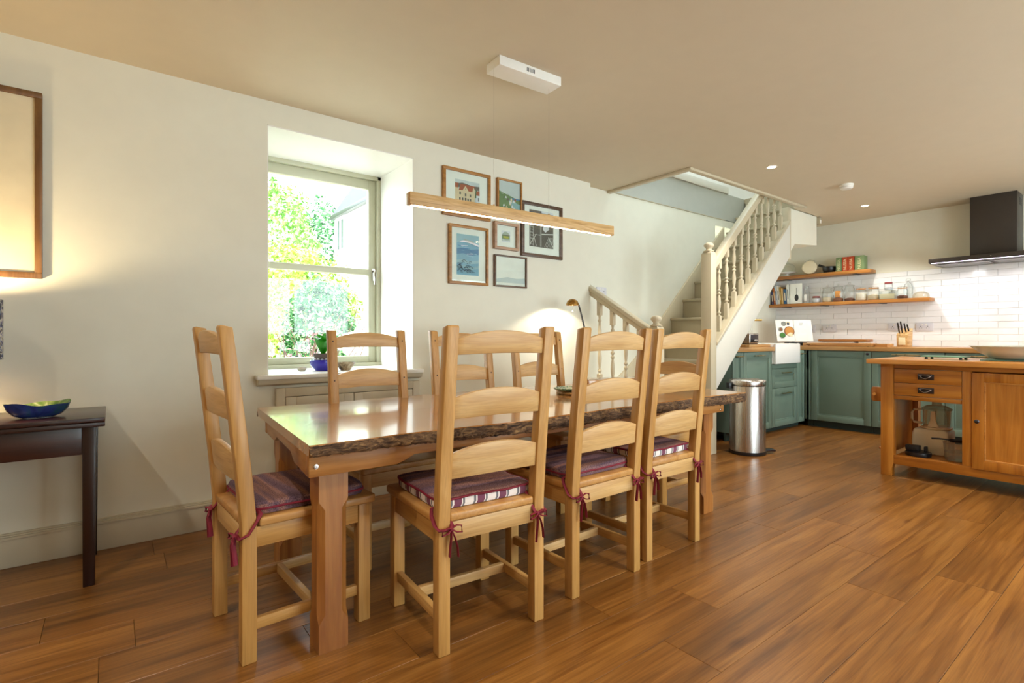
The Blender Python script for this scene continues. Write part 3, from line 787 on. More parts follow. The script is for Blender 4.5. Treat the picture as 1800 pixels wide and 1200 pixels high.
# bark skins
def barkskin(xs_, ys_, sgn):
    m = MB(); vs = []; fs = []; K = 6; n2 = NX*3
    for i in range(n2+1):
        u = i/3; j = min(int(u), NX-1); fr = u-j
        x = xs_[j]+(xs_[j+1]-xs_[j])*fr; y = ys_[j]+(ys_[j+1]-ys_[j])*fr; t = thick(x)+0.002
        for q in range(K+1):
            s = q/K
            bul = math.sin(PI*s)*0.010+rng.uniform(0, 0.007)*(1 if 0 < q < K else 0.3)
            tz = TZ-0.0015-t*s+rng.uniform(-0.003, 0.003)*(1 if 0 < q else 0)
            vs.append((x+rng.uniform(-0.002, 0.002), y-sgn*bul+sgn*0.004, tz))
    for i in range(n2):
        for q in range(K):
            a = i*(K+1)+q; fs.append((a, a+1, a+K+2, a+K+1))
    LT(m.add(vs, fs)).build('bark_edge', 'bark', tb, smooth=25)
barkskin(fx, fy, 1); barkskin(bx_, by, -1)
# aprons with shaped lower edge
def apron_prof(a, b, zt, deep, shallow, blk):
    return [(a, deep), (a, zt), (b, zt), (b, deep), (b-blk, deep), (b-blk-0.03, (deep+shallow)/2-0.004), (b-blk-0.07, shallow), (a+blk+0.07, shallow), (a+blk+0.03, (deep+shallow)/2-0.004), (a+blk, deep)]
ZA = 0.652
LT(MB().prism(apron_prof(0.494, 2.90, ZA+0.012, 0.596, 0.622, 0.30), 1, 1.695, 1.735)).build('apron', 'apron', tb, 0.003)
LT(MB().prism(apron_prof(0.57, 2.90, ZA+0.012, 0.596, 0.622, 0.30), 1, 2.60, 2.64)).build('apron', 'apron', tb, 0.003)
def endap(xa, xb, skew=0.0):
    m = MB()
    p = apron_prof(1.735, 2.60, ZA+0.012, 0.596, 0.622, 0.20)
    m.prism(p, 0, xa, xb)
    m.v = [(x+(y-1.735)*skew, y, z) for x, y, z in m.v]
    return m
LT(endap(0.496, 0.536, 0.085)).build('apron', 'aprony', tb, 0.003); LT(endap(2.855, 2.895)).build('apron', 'aprony', tb, 0.003)
def tleg(x0, y0, s=0.098):
    m = MB(); zt = ZA
    rows = [(0.0, 0.004), (0.004, 0.001), (0.095, 0.001), (0.125, 0.021), (0.47, 0.021), (0.50, 0.001), (zt, 0.001)]
    vs = []; fs = []
    for z, c in rows:
        vs += [(x0+c, y0, z), (x0+s-c, y0, z), (x0+s, y0+c, z), (x0+s, y0+s-c, z), (x0+s-c, y0+s, z), (x0+c, y0+s, z), (x0, y0+s-c, z), (x0, y0+c, z)]
    for r in range(len(rows)-1):
        for i in range(8):
            k = (i+1) % 8; fs.append((r*8+i, r*8+k, r*8+8+k, r*8+8+i))
    fs += [tuple(range(7, -1, -1)), tuple(len(vs)-8+i for i in range(8))]
    LT(m.add(vs, fs)).build('leg', 'tleg', tb, smooth=30)
tleg(0.537, 1.736); tleg(2.755, 1.736); tleg(0.60, 2.50); tleg(2.755, 2.50)
for x, z in ((0.515, 0.63), (2.86, 0.64), (2.86, 0.612)):
    LT(MB().lathe([(0.008, 0), (0.008, 0.003), (0.004, 0.0035), (0.003, 0.001), (0, 0.001)], 12, (x, 1.695, z), rot=Matrix.Rotation(PI/2, 3, 'X'))).build('bolt', 'chrome', tb)

# ------------------------------------------------------------------ CHAIRS
def lean(z): return 0.0 if z < 0.44 else -0.066*((z-0.44)/0.64)**1.15
def make_chair(label):
    t = thing('dining_chair', label, 'chair', (0, 0, 0), 0, 'ladder-back chairs round the table')
    for sx in (-1, 1):
        xa, xb = (sx*0.193-0.0215, sx*0.193+0.0215)
        zz = [0.0, 0.25, 0.44, 0.60, 0.76, 0.92, 1.074]
        back = [(-0.2225+lean(z), z) for z in zz]; front = [(-0.1775+lean(z)+0.0005*(z > .5)-0.006*max(0, (z-.5)/.58), z) for z in zz]
        MB().prism(front+[(back[-1][0]+0.004, 1.081)]+back[::-1], 0, xa, xb).build('back_post', 'chair', t, 0.004)
    for sx in (-1, 1):
        B(sx*0.193-0.022, sx*0.193+0.022, 0.166, 0.212, 0, 0.431).build('leg', 'chair', t, 0.004)
    # curved slats
    for zb, zt in ((0.985, 1.066), (0.775, 0.873), (0.575, 0.687)):
        n = 14; m = MB(); vs = []; fs = []; hw = 0.1715
        for i in range(n+1):
            u = -1+2*i/n; x = u*hw; zc = zt-0.028*u*u
            for z, dy in ((zb+0.004*(1-u*u), -0.010), (zb+0.004*(1-u*u), 0.010), (zc, 0.010), (zc, -0.010)):
                vs.append((x, -0.205+lean(z)+dy-0.012*(1-u*u), z))
        for i in range(n):
            for q in range(4):
                fs.append((4*i+q, 4*i+(q+1) % 4, 4*i+4+(q+1) % 4, 4*i+4+q))
        fs += [(0, 1, 2, 3), (4*n+3, 4*n+2, 4*n+1, 4*n)]
        m.add(vs, fs).build('back_slat', 'chairx', t, 0.003)
        for sx in (-1, 1):
            zc = (zb+zt)/2-0.006
            yf = -0.1775+lean(zc)-0.006*max(0, (zc-.5)/.58)
            MB().cyl((sx*0.193, yf-0.004, zc), (sx*0.193, yf+0.0012, zc), 0.0045, 8).build('peg', 'peg', t)
    MB().prism([(-0.170, -0.218), (0.170, -0.218), (0.170, -0.172), (0.222, -0.172), (0.226, 0.222), (0.216, 0.232), (-0.216, 0.232), (-0.226, 0.222), (-0.222, -0.172), (-0.170, -0.172)], 2, 0.432, 0.461).build('seat', 'seat', t, 0.008, 3)
    B(-0.17, 0.17, -0.215, -0.195, 0.366, 0.432).build('apron', 'chairx', t, 0.002); B(-0.17, 0.17, 0.19, 0.208, 0.366, 0.432).build('apron', 'chairx', t, 0.002)
    for sx in (-1, 1):
        B(sx*0.20-0.010, sx*0.20+0.010, -0.178, 0.166, 0.366, 0.432).build('apron', 'chairy', t, 0.002)
        B(sx*0.193-0.011, sx*0.193+0.011, -0.178, 0.166, 0.098, 0.134).build('stretcher', 'chairy', t, 0.003)
    B(-0.182, 0.182, 0.0, 0.022, 0.098, 0.134).build('stretcher', 'chairx', t, 0.003)
    return t
ch = make_chair('oak ladder-back chair at the left end of the table, turned sideways')
A_POS = ((0.535, 2.05, 0), -math.radians(86.5))
B_POS = ((1.068, 1.69, 0), -0.065)
C_POS = ((1.657, 1.715, 0), 0.017)
D_POS = ((2.176, 1.75, 0), 0.0)
ch.location = A_POS[0]; ch.rotation_euler = (0, 0, A_POS[1])
dup(ch, *B_POS, 'nearest oak ladder-back chair, back to the viewer, with a stripe-sided purple cushion')
dup(ch, *C_POS, 'middle of the three oak chairs standing with their backs to the viewer')
dup(ch, *D_POS, 'oak ladder-back chair nearest the staircase of the three with backs to the viewer')
dup(ch, (1.094, 2.44, 0), PI, 'oak chair facing the viewer in front of the window')
dup(ch, (1.70, 2.46, 0), PI, 'oak chair facing the viewer below the gallery of pictures')
dup(ch, (2.305, 2.46, 0), PI, 'oak chair facing the viewer beside the reading lamp')
dup(ch, (2.88, 2.175, 0), PI/2, 'oak chair at the far right end of the table, its orange back slat showing')

# cushions tied to the chairs
def cushion(pos, label, striped, seed):
    t = thing('seat_cushion', label, 'cushion', (pos[0][0], pos[0][1], 0.4615), pos[1], 'purple tweed seat cushions')
    r = random.Random(seed); n = 16; H = 0.036
    def outline(u):  # rounded square
        a = 2*PI*u
        c, s_ = math.cos(a), math.sin(a)
        p = 0.16
        k = 1/((abs(c)**12+abs(s_)**12)**(1/12))
        return Vector((0.196*c*k, 0.192*s_*k+0.012))
    nn = 64; ring = [outline(i/nn) for i in range(nn)]
    jit = [0.0016*math.sin(i*0.55+seed)+0.0008*math.sin(i*1.3) for i in range(nn)]
    m = MB(); vs = []; fs = []
    prof = [(1.0, H-0.004), (0.985, H+0.002), (0.93, H+0.0045), (0.8, H+0.006), (0.5, H+0.007), (0.2, H+0.007)]
    for f, z in prof:
        for i, p in enumerate(ring): vs.append((p.x*f, 0.012+(p.y-0.012)*f, z+jit[i]*(1 if f > .9 else .4)))
    for j in range(len(prof)-1):
        for i in range(nn):
            k = (i+1) % nn; fs.append((j*nn+i, j*nn+k, (j+1)*nn+k, (j+1)*nn+i))
    fs.append(tuple((len(prof)-1)*nn+i for i in range(nn)))
    # underside
    o0 = len(vs)
    for f, z in ((0.985, 0.003), (0.95, 0.0)):
        for p in ring: vs.append((p.x*f, 0.012+(p.y-0.012)*f, z))
    for i in range(nn):
        k = (i+1) % nn; fs.append((o0+k, o0+i, o0+nn+i, o0+nn+k))
    fs.append(tuple(o0+nn+nn-1-i for i in range(nn)))
    m.add(vs, fs).build('pad', 'tweed', t, smooth=60)
    m = MB(); vs = []; fs = []
    for i, p in enumerate(ring):
        for z, f in ((0.002, 0.985), (H*0.35, 1.004), (H*0.7, 1.004), (H-0.003, 1.0)):
            vs.append((p.x*f, 0.012+(p.y-0.012)*f, z+(jit[i] if z > 0.02 else 0)))
    for i in range(nn):
        k = (i+1) % nn
        for q in range(3): fs.append((4*i+q, 4*k+q, 4*k+q+1, 4*i+q+1))
    m.add(vs, fs).build('side_band', 'stripe' if striped else 'tweed', t, smooth=60)
    pz = H-0.002 if striped else H*0.55
    pts = [(p.x*1.008, 0.012+(p.y-0.012)*1.008, pz+(jit[i] if striped else jit[i]*.5)) for i, p in enumerate(ring)]
    MB().tube(pts+[pts[0]], 0.0042, 6).build('piping', 'maroon', t, smooth=60)
    # ribbon ties round the back posts
    for sx in (-1, 1):
        m = MB(); X = sx*0.193; yb, yf = -0.225, -0.172; z0 = 0.018
        q = r.uniform(-0.008, 0.008)
        zl = -0.055+q
        xo, xi = X+sx*0.026, X-sx*0.026
        loop = [(X-sx*0.03, -0.165, z0), (xo-sx*0.004, -0.168, z0-0.008), (xo, -0.18, -0.01), (xo, -0.205, zl+0.012), (xo-sx*0.004, -0.228, zl+0.002), (X, -0.230, zl), (xi+sx*0.006, -0.230, zl+0.004)]
        m.tube(loop, 0.0042, 6, flat=1.8)
        loop2 = [(X-sx*0.03, -0.165, z0), (xi, -0.175, 0.004), (xi, -0.20, -0.02), (xi+sx*0.001, -0.227, zl+0.01), (xi+sx*0.008, -0.232, zl+0.002)]
        m.tube(loop2, 0.0042, 6, flat=1.8)
        kx, ky, kz = xi+sx*0.008, -0.235, zl+0.003
        m.lathe([(0, -0.008), (0.006, -0.005), (0.008, 0), (0.006, 0.005), (0, 0.008)], 10, (kx, ky, kz))
        for d, dz in ((1, 0.012), (-1, 0.006)):  # bow loops
            m.tube([(kx, ky, kz), (kx+d*0.016, ky-0.006, kz+dz), (kx+d*0.034, ky-0.007, kz+dz-0.004), (kx+d*0.036, ky-0.008, kz-0.014), (kx+d*0.016, ky-0.008, kz-0.010), (kx, ky-0.002, kz)], 0.0025, 6, flat=2.0)
        for d, l in ((0.55, 0.075+r.uniform(0, .02)), (-0.15, 0.088+r.uniform(0, .02))):
            m.tube([(kx, ky, kz), (kx+d*0.02, ky-0.006, kz-l*0.3), (kx+d*0.038, ky-0.004, kz-l*0.65), (kx+d*0.045, ky-0.002, kz-l)], 0.003, 6, flat=2.4)
        m.build('tie', 'maroon', t, smooth=60)
cushion(A_POS, 'plain purple tweed cushion on the chair at the left table end', False, 1)
cushion(B_POS, 'purple tweed cushion with striped side on the nearest chair', True, 2)
cushion(C_POS, 'plain mauve tweed cushion on the middle chair of the near row', False, 3)
cushion(D_POS, 'stripe-sided purple cushion on the near-row chair beside the stairs', True, 4)

# ------------------------------------------------------------------ THINGS ON THE TABLE
b = thing('serving_board', 'thick live-edge wooden board lying at the far end of the table', 'board', (2.58, 2.30, TZ+0.001), -0.33)
pts = [(-0.20+0.45*i/12, -0.085+0.008*math.sin(i*1.7)) for i in range(13)]+[(0.25-0.45*i/12, 0.085+0.010*math.sin(i*1.3+1)) for i in range(13)]
MB().prism(pts, 2, 0.022, 0.066).build('slab', M['top'], b, 0.005, 2)
for x in (-0.16, 0.2):
    B(x-0.02, x+0.02, -0.06, 0.06, 0, 0.022).build('foot', 'apron', b, 0.003)
rm = MB()
for i in range(9):
    r0 = 0.012+i*0.0165
    rm.tube([(r0*math.cos(2*PI*j/36), r0*math.sin(2*PI*j/36), 0.009) for j in range(37)], 0.009, 6)
tag(rm.build('placemat', 'rattan', None, loc=(2.22, 2.20, TZ+0.001)), 'round woven rattan mat on the middle of the table', 'placemat')
gp = MB(); gp.lathe([(0.0, 0), (0.07, 0), (0.10, 0.008), (0.115, 0.018), (0.112, 0.020), (0.09, 0.012), (0.0, 0.009)], 28, (0, 0, 0), sx=1, sy=0.7)
tag(gp.build('coaster_dish', 'greenboard', None, loc=(2.14, 2.22, TZ+0.021)), 'small green mosaic dish lying on the round rattan mat', 'dish')

# ------------------------------------------------------------------ PENDANT
pd = thing('pendant_light', 'pale ash bar pendant with glowing underside hung over the table', 'light', (1.69, 2.09, HC), -0.045)
m = MB()
m.prism([(-0.195, -0.012-0.036), (-0.195, -0.0005), (0.195, -0.0005), (0.195, -0.048)], 1, -0.06, 0.06)
can = m.build('ceiling_canopy', 'plastic', pd, 0.002)
for i in range(6): B(-0.03+i*0.009, -0.027+i*0.009, -0.0615, -0.0595, -0.034, -0.014).build('vent_slot', 'pin', can)
for x in (-0.21+0.02, 0.16):
    MB().cyl((x, 0.0, -0.725), (x, 0.0, -0.048), 0.0009, 6).build('wire', 'chrome', pd)
    MB().cyl((x, 0, -0.727), (x, 0, -0.716), 0.0045, 10).build('wire_grip', 'brass', pd)
B(-0.645, 0.63, -0.022, 0.022, -0.782, -0.727).build('bar', 'pendant', pd, 0.003)
B(-0.63, 0.615, -0.009, 0.009, -0.7835, -0.781).build('led_strip', 'led', pd)

# ------------------------------------------------------------------ CEILING FITTINGS
def downlight(x, y, label):
    t = thing('downlight', label, 'light', (x, y, HC), 0, 'recessed spotlights')
    MB().lathe([(0.030, 0), (0.042, 0), (0.044, -0.003), (0.034, -0.005), (0.030, -0.002)], 24, cap=False).build('bezel', 'plastic', t)
    MB().lathe([(0, -0.001), (0.031, -0.001), (0.031, -0.003), (0, -0.003)], 20).build('lamp', 'spot', t)
    l = bpy.data.lights.new('downlight_beam', 'SPOT'); l.energy = 34; l.color = (1, 0.93, 0.82); l.spot_size = math.radians(120); l.spot_blend = 0.8; l.shadow_soft_size = 0.03
    o = bpy.data.objects.new('downlight_beam', l); COL.objects.link(o); o.parent = t; o.location = (0, 0, -0.02)
downlight(4.225, 2.056, 'lit recessed spotlight nearest the stair opening')
downlight(6.254, 2.071, 'lit recessed spotlight above the kitchen worktop near the hood')
for x, y in ((0.2, 0.4), (2.2, 0.3), (4.2, 0.2), (-1.0, 1.6), (6.2, 0.3), (1.2, -1.2), (3.6, -1.2)):  # unseen spotlights, added to fill the room with light
    downlight(x, y, 'unseen recessed spotlight added as fill light')
sd = thing('smoke_detector', 'white round smoke alarm on the kitchen ceiling', 'smoke alarm', (5.254, 1.883, HC))
MB().lathe([(0, 0), (0.055, 0), (0.056, -0.012), (0.053, -0.016)], 28).build('base', 'plastic', sd)
MB().lathe([(0.050, -0.014), (0.052, -0.03), (0.042, -0.042), (0.02, -0.044), (0, -0.044)], 28).build('cover', 'plastic', sd)
ms = thing('motion_sensor', 'small grey sensor box at the ceiling corner of the stair head', 'sensor', (6.41, 2.62, HC))
B(-0.01, 0.045, -0.05, 0.03, -0.085, -0.001).build('case', 'tread', ms, 0.004)
B(0.0, 0.035, -0.053, -0.05, -0.075, -0.035).build('lens', 'plastic', ms, 0.001)

# ------------------------------------------------------------------ PICTURES ON THE WINDOW WALL
def picture(label, x0, x1, z0, z1, fw, fmat, mount, art, depth=0.024, y=3.259, tilt=0):
    W, H = x1-x0, z1-z0
    t = thing('framed_picture', label, 'picture', (x0, y, z0), 0, 'framed pictures above the table')
    m = MB()
    m.box(0, W, -depth, 0, H-fw, H).box(0, W, -depth, 0, 0, fw).box(0, fw, -depth, 0, fw, H-fw).box(W-fw, W, -depth, 0, fw, H-fw)
    m.build('frame', fmat, t, 0.0015)
    B(fw, W-fw, -0.009, -0.004, fw, H-fw).build('mount', 'mount', t)
    a0, a1, c0, c1 = mount      # print window in metres from the lower left corner
    pm = MB(); mats = []
    def Q(pts, mat):
        if mat not in mats: mats.append(mat)
        d = -0.0095-0.00012*len(pm.f)
        pm.add([(a0+u*(a1-a0), d, c0+v*(c1-c0)) for u, v in pts], [tuple(range(len(pts)))], mats.index(mat))
    art(Q); pm.build('print', mats, t, smooth=0)
    B(fw, W-fw, -0.0165, -0.0150, fw, H-fw).build('pane', 'wglass', t, smooth=0)
def R(u0, v0, u1, v1): return [(u0, v0), (u1, v0), (u1, v1), (u0, v1)]
def stroke(p, q, w):
    d = Vector((q[0]-p[0], q[1]-p[1])); n = Vector((-d.y, d.x)).normalized()*w/2
    return [(p[0]+n.x, p[1]+n.y), (q[0]+n.x, q[1]+n.y), (q[0]-n.x, q[1]-n.y), (p[0]-n.x, p[1]-n.y)]
def art_house(Q):
    Q(R(0, 0, 1, 1), 'sky1'); Q([(0, .82), (.3, .9), (.7, .84), (1, .86), (1, .7), (0, .7)], 'wallgr')
    Q([(.0, .86), (.14, .86), (.12, .68), (0, .66)], 'roofred'); Q(R(0, .1, .14, .68), 'houser')
    Q([(.14, .58), (.22, .84), (.80, .84), (.74, .56)], 'roofred')
    Q(R(.12, .14, .70, .60), 'houser'); Q([(.28, .58), (.42, .80), (.56, .58)], 'houser'); Q([(.70, .14), (.80, .16), (.80, .72), (.74, .80), (.70, .6)], 'houser')
    for u, v in ((.2, .48), (.42, .44), (.62, .44)): Q(R(u-.03, v-.05, u+.03, v+.06), 'winp')
    for u in (.19, .30, .52, .62): Q(R(u-.03, .2, u+.03, .32), 'winp')
    Q(R(.39, .15, .45, .33), 'ink'); Q(R(.41, .64, .435, .70), 'winp')
    Q([(.80, .4), (.84, .72), (.9, .68), (.92, .38)], 'tree'); Q([(.86, .66), (1, .70), (1, .5), (.86, .5)], 'roofred'); Q(R(.86, .12, 1, .5), 'lavender'); Q(R(.93, .28, .97, .42), 'winp')
    Q([(0, .0), (1, .0), (1, .13), (.5, .12), (0, .16)], 'wallgr')
def art_coast(Q):
    Q(R(0, 0, 1, 1), 'sky1'); Q([(0, .72), (.25, .66), (1, .52), (1, 0), (0, 0)], 'hgreen')
    Q([(.45, .5), (1, .40), (1, .05), (.75, .1), (.6, .3)], 'bay'); Q([(.55, .56), (1, .56), (1, .52), (.6, .50)], 'sea2')
    r = random.Random(5)
    for i in range(16):
        u, v = r.uniform(.2, .75), r.uniform(.1, .52); Q([(u, v), (u+.08, v), (u+.08, v+.05), (u+.04, v+.08), (u, v+.05)], r.choice(['houser', 'lavender', 'roofred', 'wallgr']))
    for i in range(14):
        u, v = r.uniform(0, .5), r.uniform(.05, .68); Q(stroke((u, v), (u+r.uniform(.03, .1), v+r.uniform(-.05, .08)), .03), r.choice(['tree', 'arch', 'hgreen']))
def art_harbour(Q):
    Q(R(0, 0, 1, 1), 'lavender'); Q(R(0, 0, 1, .62), 'harb'); Q([(0, .62), (.3, .67), (.6, .64), (1, .68), (1, .5), (0, .5)], 'wallgr')
    Q(stroke((0, .93), (1, .93), .02), 'navy'); Q(R(0, .94, .5, .99), 'wallgr')
    Q([(.55, .5), (.66, .72), (.78, .70), (.82, .52), (.66, .42)], 'lavender'); Q([(.62, .66), (.7, .74), (.78, .66), (.70, .62)], 'roofred')
    for i in range(7): Q(stroke((.02, .06+i*.08), (.16, .06+i*.08), .012), 'line')
    for u in (.03, .15, .45, .48): Q(stroke((u, .02), (u, .6), .014), 'line')
    Q(stroke((.02, .05), (.28, .35), .02), 'line'); Q(stroke((.28, .02), (.15, .35), .02), 'line'); Q(stroke((.5, .36), (1, .40), .03), 'line')
    for i in range(6): Q(stroke((.62+i*.06, .02), (.80+i*.04, .30), .012), 'line')
    Q(stroke((.78, .30), (1, .02), .03), 'line'); Q(stroke((.2, .33), (.45, .33), .012), 'line')
def art_sea(Q):
    n = 14; cs = ['sea4', 'sea3', 'sea1', 'sea3', 'sea1', 'sea3', 'sea3', 'sea2', 'sea2', 'sea3', 'sea3', 'sea1', 'sea1', 'sea1', 'bay']
    Q(R(0, 0, 1, 1), 'sea3')
    for i in range(1, n):
        v = i/n; Q([(0, v), (.3, v+.03), (.6, v-.01), (1, v+.03), (1, v+.10), (0, v+.09)] if v < .88 else R(0, v, 1, 1), cs[i])
    r = random.Random(9)
    for i in range(26):
        u, v = r.uniform(0, .75), r.uniform(.06, .34); l = r.uniform(.1, .25); s = r.uniform(-.05, .05)
        Q(stroke((u, v), (u+l/2, v+abs(s)), .012), 'sea4'); Q(stroke((u+l/2, v+abs(s)), (u+l, v+s/2), .012), 'sea4')
    for i in range(10):
        u, v = r.uniform(0, .6), r.uniform(.45, .72); Q(stroke((u, v), (u+.3, v+r.uniform(-.03, .03)), .012), r.choice(['sea2', 'lavender', 'sea1']))
    Q([(.2, .84), (.5, .86), (1, .76), (1, .72), (.5, .80), (.1, .80)], 'lavender')
    for i in range(9): Q(R(.3+i*.05, .845-.006*i, .33+i*.05, .87-.006*i+r.uniform(0, .03)), 'arch')
def art_arch(Q):
    Q(R(0, 0, 1, 1), 'lavender')
    Q([(.05, .1)]+[(.5-.45*math.cos(a*PI/10), .5+.42*math.sin(a*PI/10)) for a in range(11)]+[(.95, .1)], 'arch')
    Q(R(.08, .30, .92, .62), 'hgreen'); Q(R(.2, .34, .8, .52), 'yel'); Q(R(.05, .56, .95, .63), 'wallgr'); Q([(.1, .1), (.9, .1), (.9, .24), (.5, .18), (.1, .24)], 'sky1')
def art_window_glare(Q):  # print whitened to stand in for windows reflected in the glass
    Q(R(0, 0, 1, 1), 'paper'); Q([(.0, .2), (.4, .3), (.7, .26), (1, .3), (1, .1), (0, .1)], 'sky1'); Q([(.2, .5), (.5, .62), (.8, .5), (.6, .46)], 'mount')
picture('oak-framed print of a cream house with red roofs, top left of six', 1.872, 2.285, 1.917, 2.267, 0.022, 'frame_oak', (0.105, 0.318, 0.085, 0.275), art_house)
picture('small oak-framed coastal watercolour in portrait format partly behind the pendant bar', 2.35, 2.592, 1.965, 2.269, 0.014, 'frame_oak', (0.014, 0.228, 0.014, 0.290), art_coast)
picture('dark walnut-framed harbour print with white railings', 2.59, 3.03, 1.691, 2.132, 0.026, 'frame_dark', (0.085, 0.345, 0.085, 0.385), art_harbour)
picture('oak-framed tall print of a blue rippled sea', 1.922, 2.265, 1.427, 1.86, 0.020, 'frame_oak', (0.068, 0.262, 0.070, 0.368), art_sea)
picture('small limed-wood frame with an arched green vignette', 2.318, 2.553, 1.718, 1.928, 0.020, 'frame_pink', (0.078, 0.163, 0.062, 0.150), art_arch, 0.034)
picture('thin brown frame with its print whitened in place of window reflections', 2.325, 2.642, 1.43, 1.676, 0.012, 'frame_dark', (0.012, 0.305, 0.012, 0.234), art_window_glare)
bp = thing('framed_canvas', 'large brown-framed plain linen canvas above the side table', 'picture', (-1.10, 3.259, 1.312))
W, H, fw = 0.845, 0.855, 0.026
m = MB(); m.box(0, W, -0.034, 0, H-fw, H).box(0, W, -0.034, 0, 0, fw).box(0, fw, -0.034, 0, fw, H-fw).box(W-fw, W, -0.034, 0, fw, H-fw)
m.build('frame', 'frame_mid', bp, 0.002); B(fw, W-fw, -0.02, -0.004, fw, H-fw).build('canvas', 'linen', bp)

# ------------------------------------------------------------------ SIDE TABLE with lamp and bowl
sd = thing('side_table', 'dark mahogany fold-top side table against the left wall', 'table', (-0.52, 3.0, 0))
def LS(mb): return mb.xf(Matrix.Translation((0.52, -3.0, 0)))
LS(B(-1.03, -0.022, 2.785, 3.225, 0.687, 0.705)).build('top_leaf', 'mahog', sd, 0.003)
LS(B(-1.03, -0.022, 2.787, 3.225, 0.666, 0.6855)).build('top_leaf', 'mahog', sd, 0.003)
for y in (2.800, 3.185):
    for x in (-0.098, -1.0):
        m = MB(); s = 0.046; g = 0.004
        vs = [(x+g*(1-q), y+g*(1-q), z) if False else None for q in ()]
        b0 = [(x+0.002, y+0.002), (x+s-0.004, y+0.002), (x+s-0.004, y+s-0.004), (x+0.002, y+s-0.004)]; t0 = [(x, y), (x+s, y), (x+s, y+s), (x, y+s)]
        m.add([(*p, 0) for p in b0]+[(*p, 0.666) for p in t0], [(3, 2, 1, 0), (4, 5, 6, 7)]+[(i, (i+1) % 4, 4+(i+1) % 4, 4+i) for i in range(4)])
        LS(m).build('leg', 'mahogz', sd, 0.003)
LS(B(-0.954, -0.098, 2.806, 2.824, 0.553, 0.666)).build('apron', 'mahog', sd, 0.002); LS(B(-0.954, -0.098, 3.20, 3.218, 0.553, 0.666)).build('apron', 'mahog', sd, 0.002)
LS(MB().prism([(2.846, 0.60), (2.90, 0.553), (3.13, 0.553), (3.185, 0.60), (3.185, 0.666), (2.846, 0.666)], 0, -0.076, -0.058)).build('apron', 'mahog', sd, 0.002)
lp = thing('table_lamp', 'table lamp with dark blue patterned drum shade at the left picture edge', 'lamp', (-0.505, 2.98, 0.705))
MB().lathe([(0, 0), (0.065, 0), (0.068, 0.01), (0.05, 0.022), (0.06, 0.06), (0.07, 0.10), (0.055, 0.15), (0.025, 0.19), (0.015, 0.21), (0.012, 0.30), (0, 0.30)], 28).build('base', 'cobalt', lp)
m = MB(); m.lathe([(0.150, 0.245), (0.150, 0.49), (0.147, 0.49), (0.147, 0.245)], 40, cap=False); m.lathe([(0.150, 0.245), (0.147, 0.245)], 40, cap=False); m.build('shade', 'shade', lp)
m = MB()
for a in range(3):
    c, s_ = math.cos(a*2*PI/3), math.sin(a*2*PI/3); m.cyl((0.01*c, 0.01*s_, 0.30), (0.148*c, 0.148*s_, 0.30), 0.0015, 6)
m.build('shade_ring', 'brass', lp)
MB().lathe([(0, 0.30), (0.014, 0.305), (0.016, 0.33), (0.028, 0.36), (0.026, 0.385), (0, 0.40)], 16).build('bulb', 'bulb', lp)
def point(name, loc, e, col, r=0.03):
    l = bpy.data.lights.new(name, 'POINT'); l.energy = e; l.color = col; l.shadow_soft_size = r
    o = bpy.data.objects.new(name, l); COL.objects.link(o); o.location = loc; return o
o = point('lamp_light', (0, 0, 0.43), 9, (1, 0.76, 0.42), 0.03); o.parent = lp
bw = thing('boat_bowl', 'glazed blue boat-shaped bowl with green inside on the side table', 'bowl', (-0.245, 2.94, 0.705), 0.05)
def bowl_shell(inner):
    m = MB(); n = 40; pr = [(0.0, 0.0), (0.045, 0.0), (0.075, 0.012), (0.095, 0.034), (0.104, 0.060)] if not inner else [(0.104, 0.0605), (0.099, 0.0595), (0.088, 0.036), (0.068, 0.016), (0.04, 0.008), (0.0, 0.007)]
    vs = []; fs = []
    for r, z in pr:
        for i in range(n):
            a = 2*PI*i/n; wv = (0.006*math.sin(2*a+0.6)+0.003*math.sin(5*a))*(z/0.06)**2
            vs.append((r*math.cos(a)*1.02, r*math.sin(a)*0.62, max(z+wv, 0.0)))
    for j in range(len(pr)-1):
        for i in range(n):
            k = (i+1) % n; fs.append((j*n+i, j*n+k, (j+1)*n+k, (j+1)*n+i))
    return m.add(vs, fs)
bowl_shell(False).build('outer_shell', 'blueglaze', bw, smooth=60); bowl_shell(True).build('inner_glaze', 'greenglaze', bw, smooth=60)
MB().lathe([(0.046, 0), (0.05, 0.003), (0.06, 0.006)], 30, (0, 0, 0), cap=False, sx=1.02, sy=0.63).build('foot_ring', 'ceramic', bw)

# ------------------------------------------------------------------ FLOOR LAMP in the corner by the stairs
fl = thing('reading_lamp', 'black floor reading lamp with brass dome head near the stairs', 'lamp', (3.10, 3.03, 0))
MB().lathe([(0, 0), (0.12, 0), (0.122, 0.012), (0.10, 0.02), (0.012, 0.028), (0, 0.028)], 28).build('base', 'black', fl)
MB().tube([(0, 0, 0.02), (0, 0, 0.6), (0, 0, 1.02), (-0.02, 0.0, 1.12), (-0.065, 0.0, 1.25), (-0.085, 0, 1.30), (-0.11, 0, 1.322)], 0.007, 10).build('arm', 'black', fl)
hd_ = MB(); hd_.lathe([(0.052, 0), (0.050, 0.018), (0.040, 0.036), (0.022, 0.048), (0.0, 0.053), (0.0, 0.050), (0.02, 0.045), (0.037, 0.033), (0.047, 0.016), (0.050, 0)], 28, (-0.155, 0, 1.295), cap=False)
hd_.build('lamp_head', 'brass', fl)
MB().lathe([(0, 0), (0.016, 0.004), (0.018, 0.015), (0.010, 0.03), (0, 0.03)], 14, (-0.155, 0, 1.297)).build('bulb', 'bulb', fl)
MB().cyl((-0.155, 0.0, 1.25), (-0.155, 0.0, 1.297), 0.001, 6).lathe([(0, 0), (0.004, 0.003), (0, 0.008)], 8, (-0.155, 0, 1.244)).build('pull_chain', 'chrome', fl)
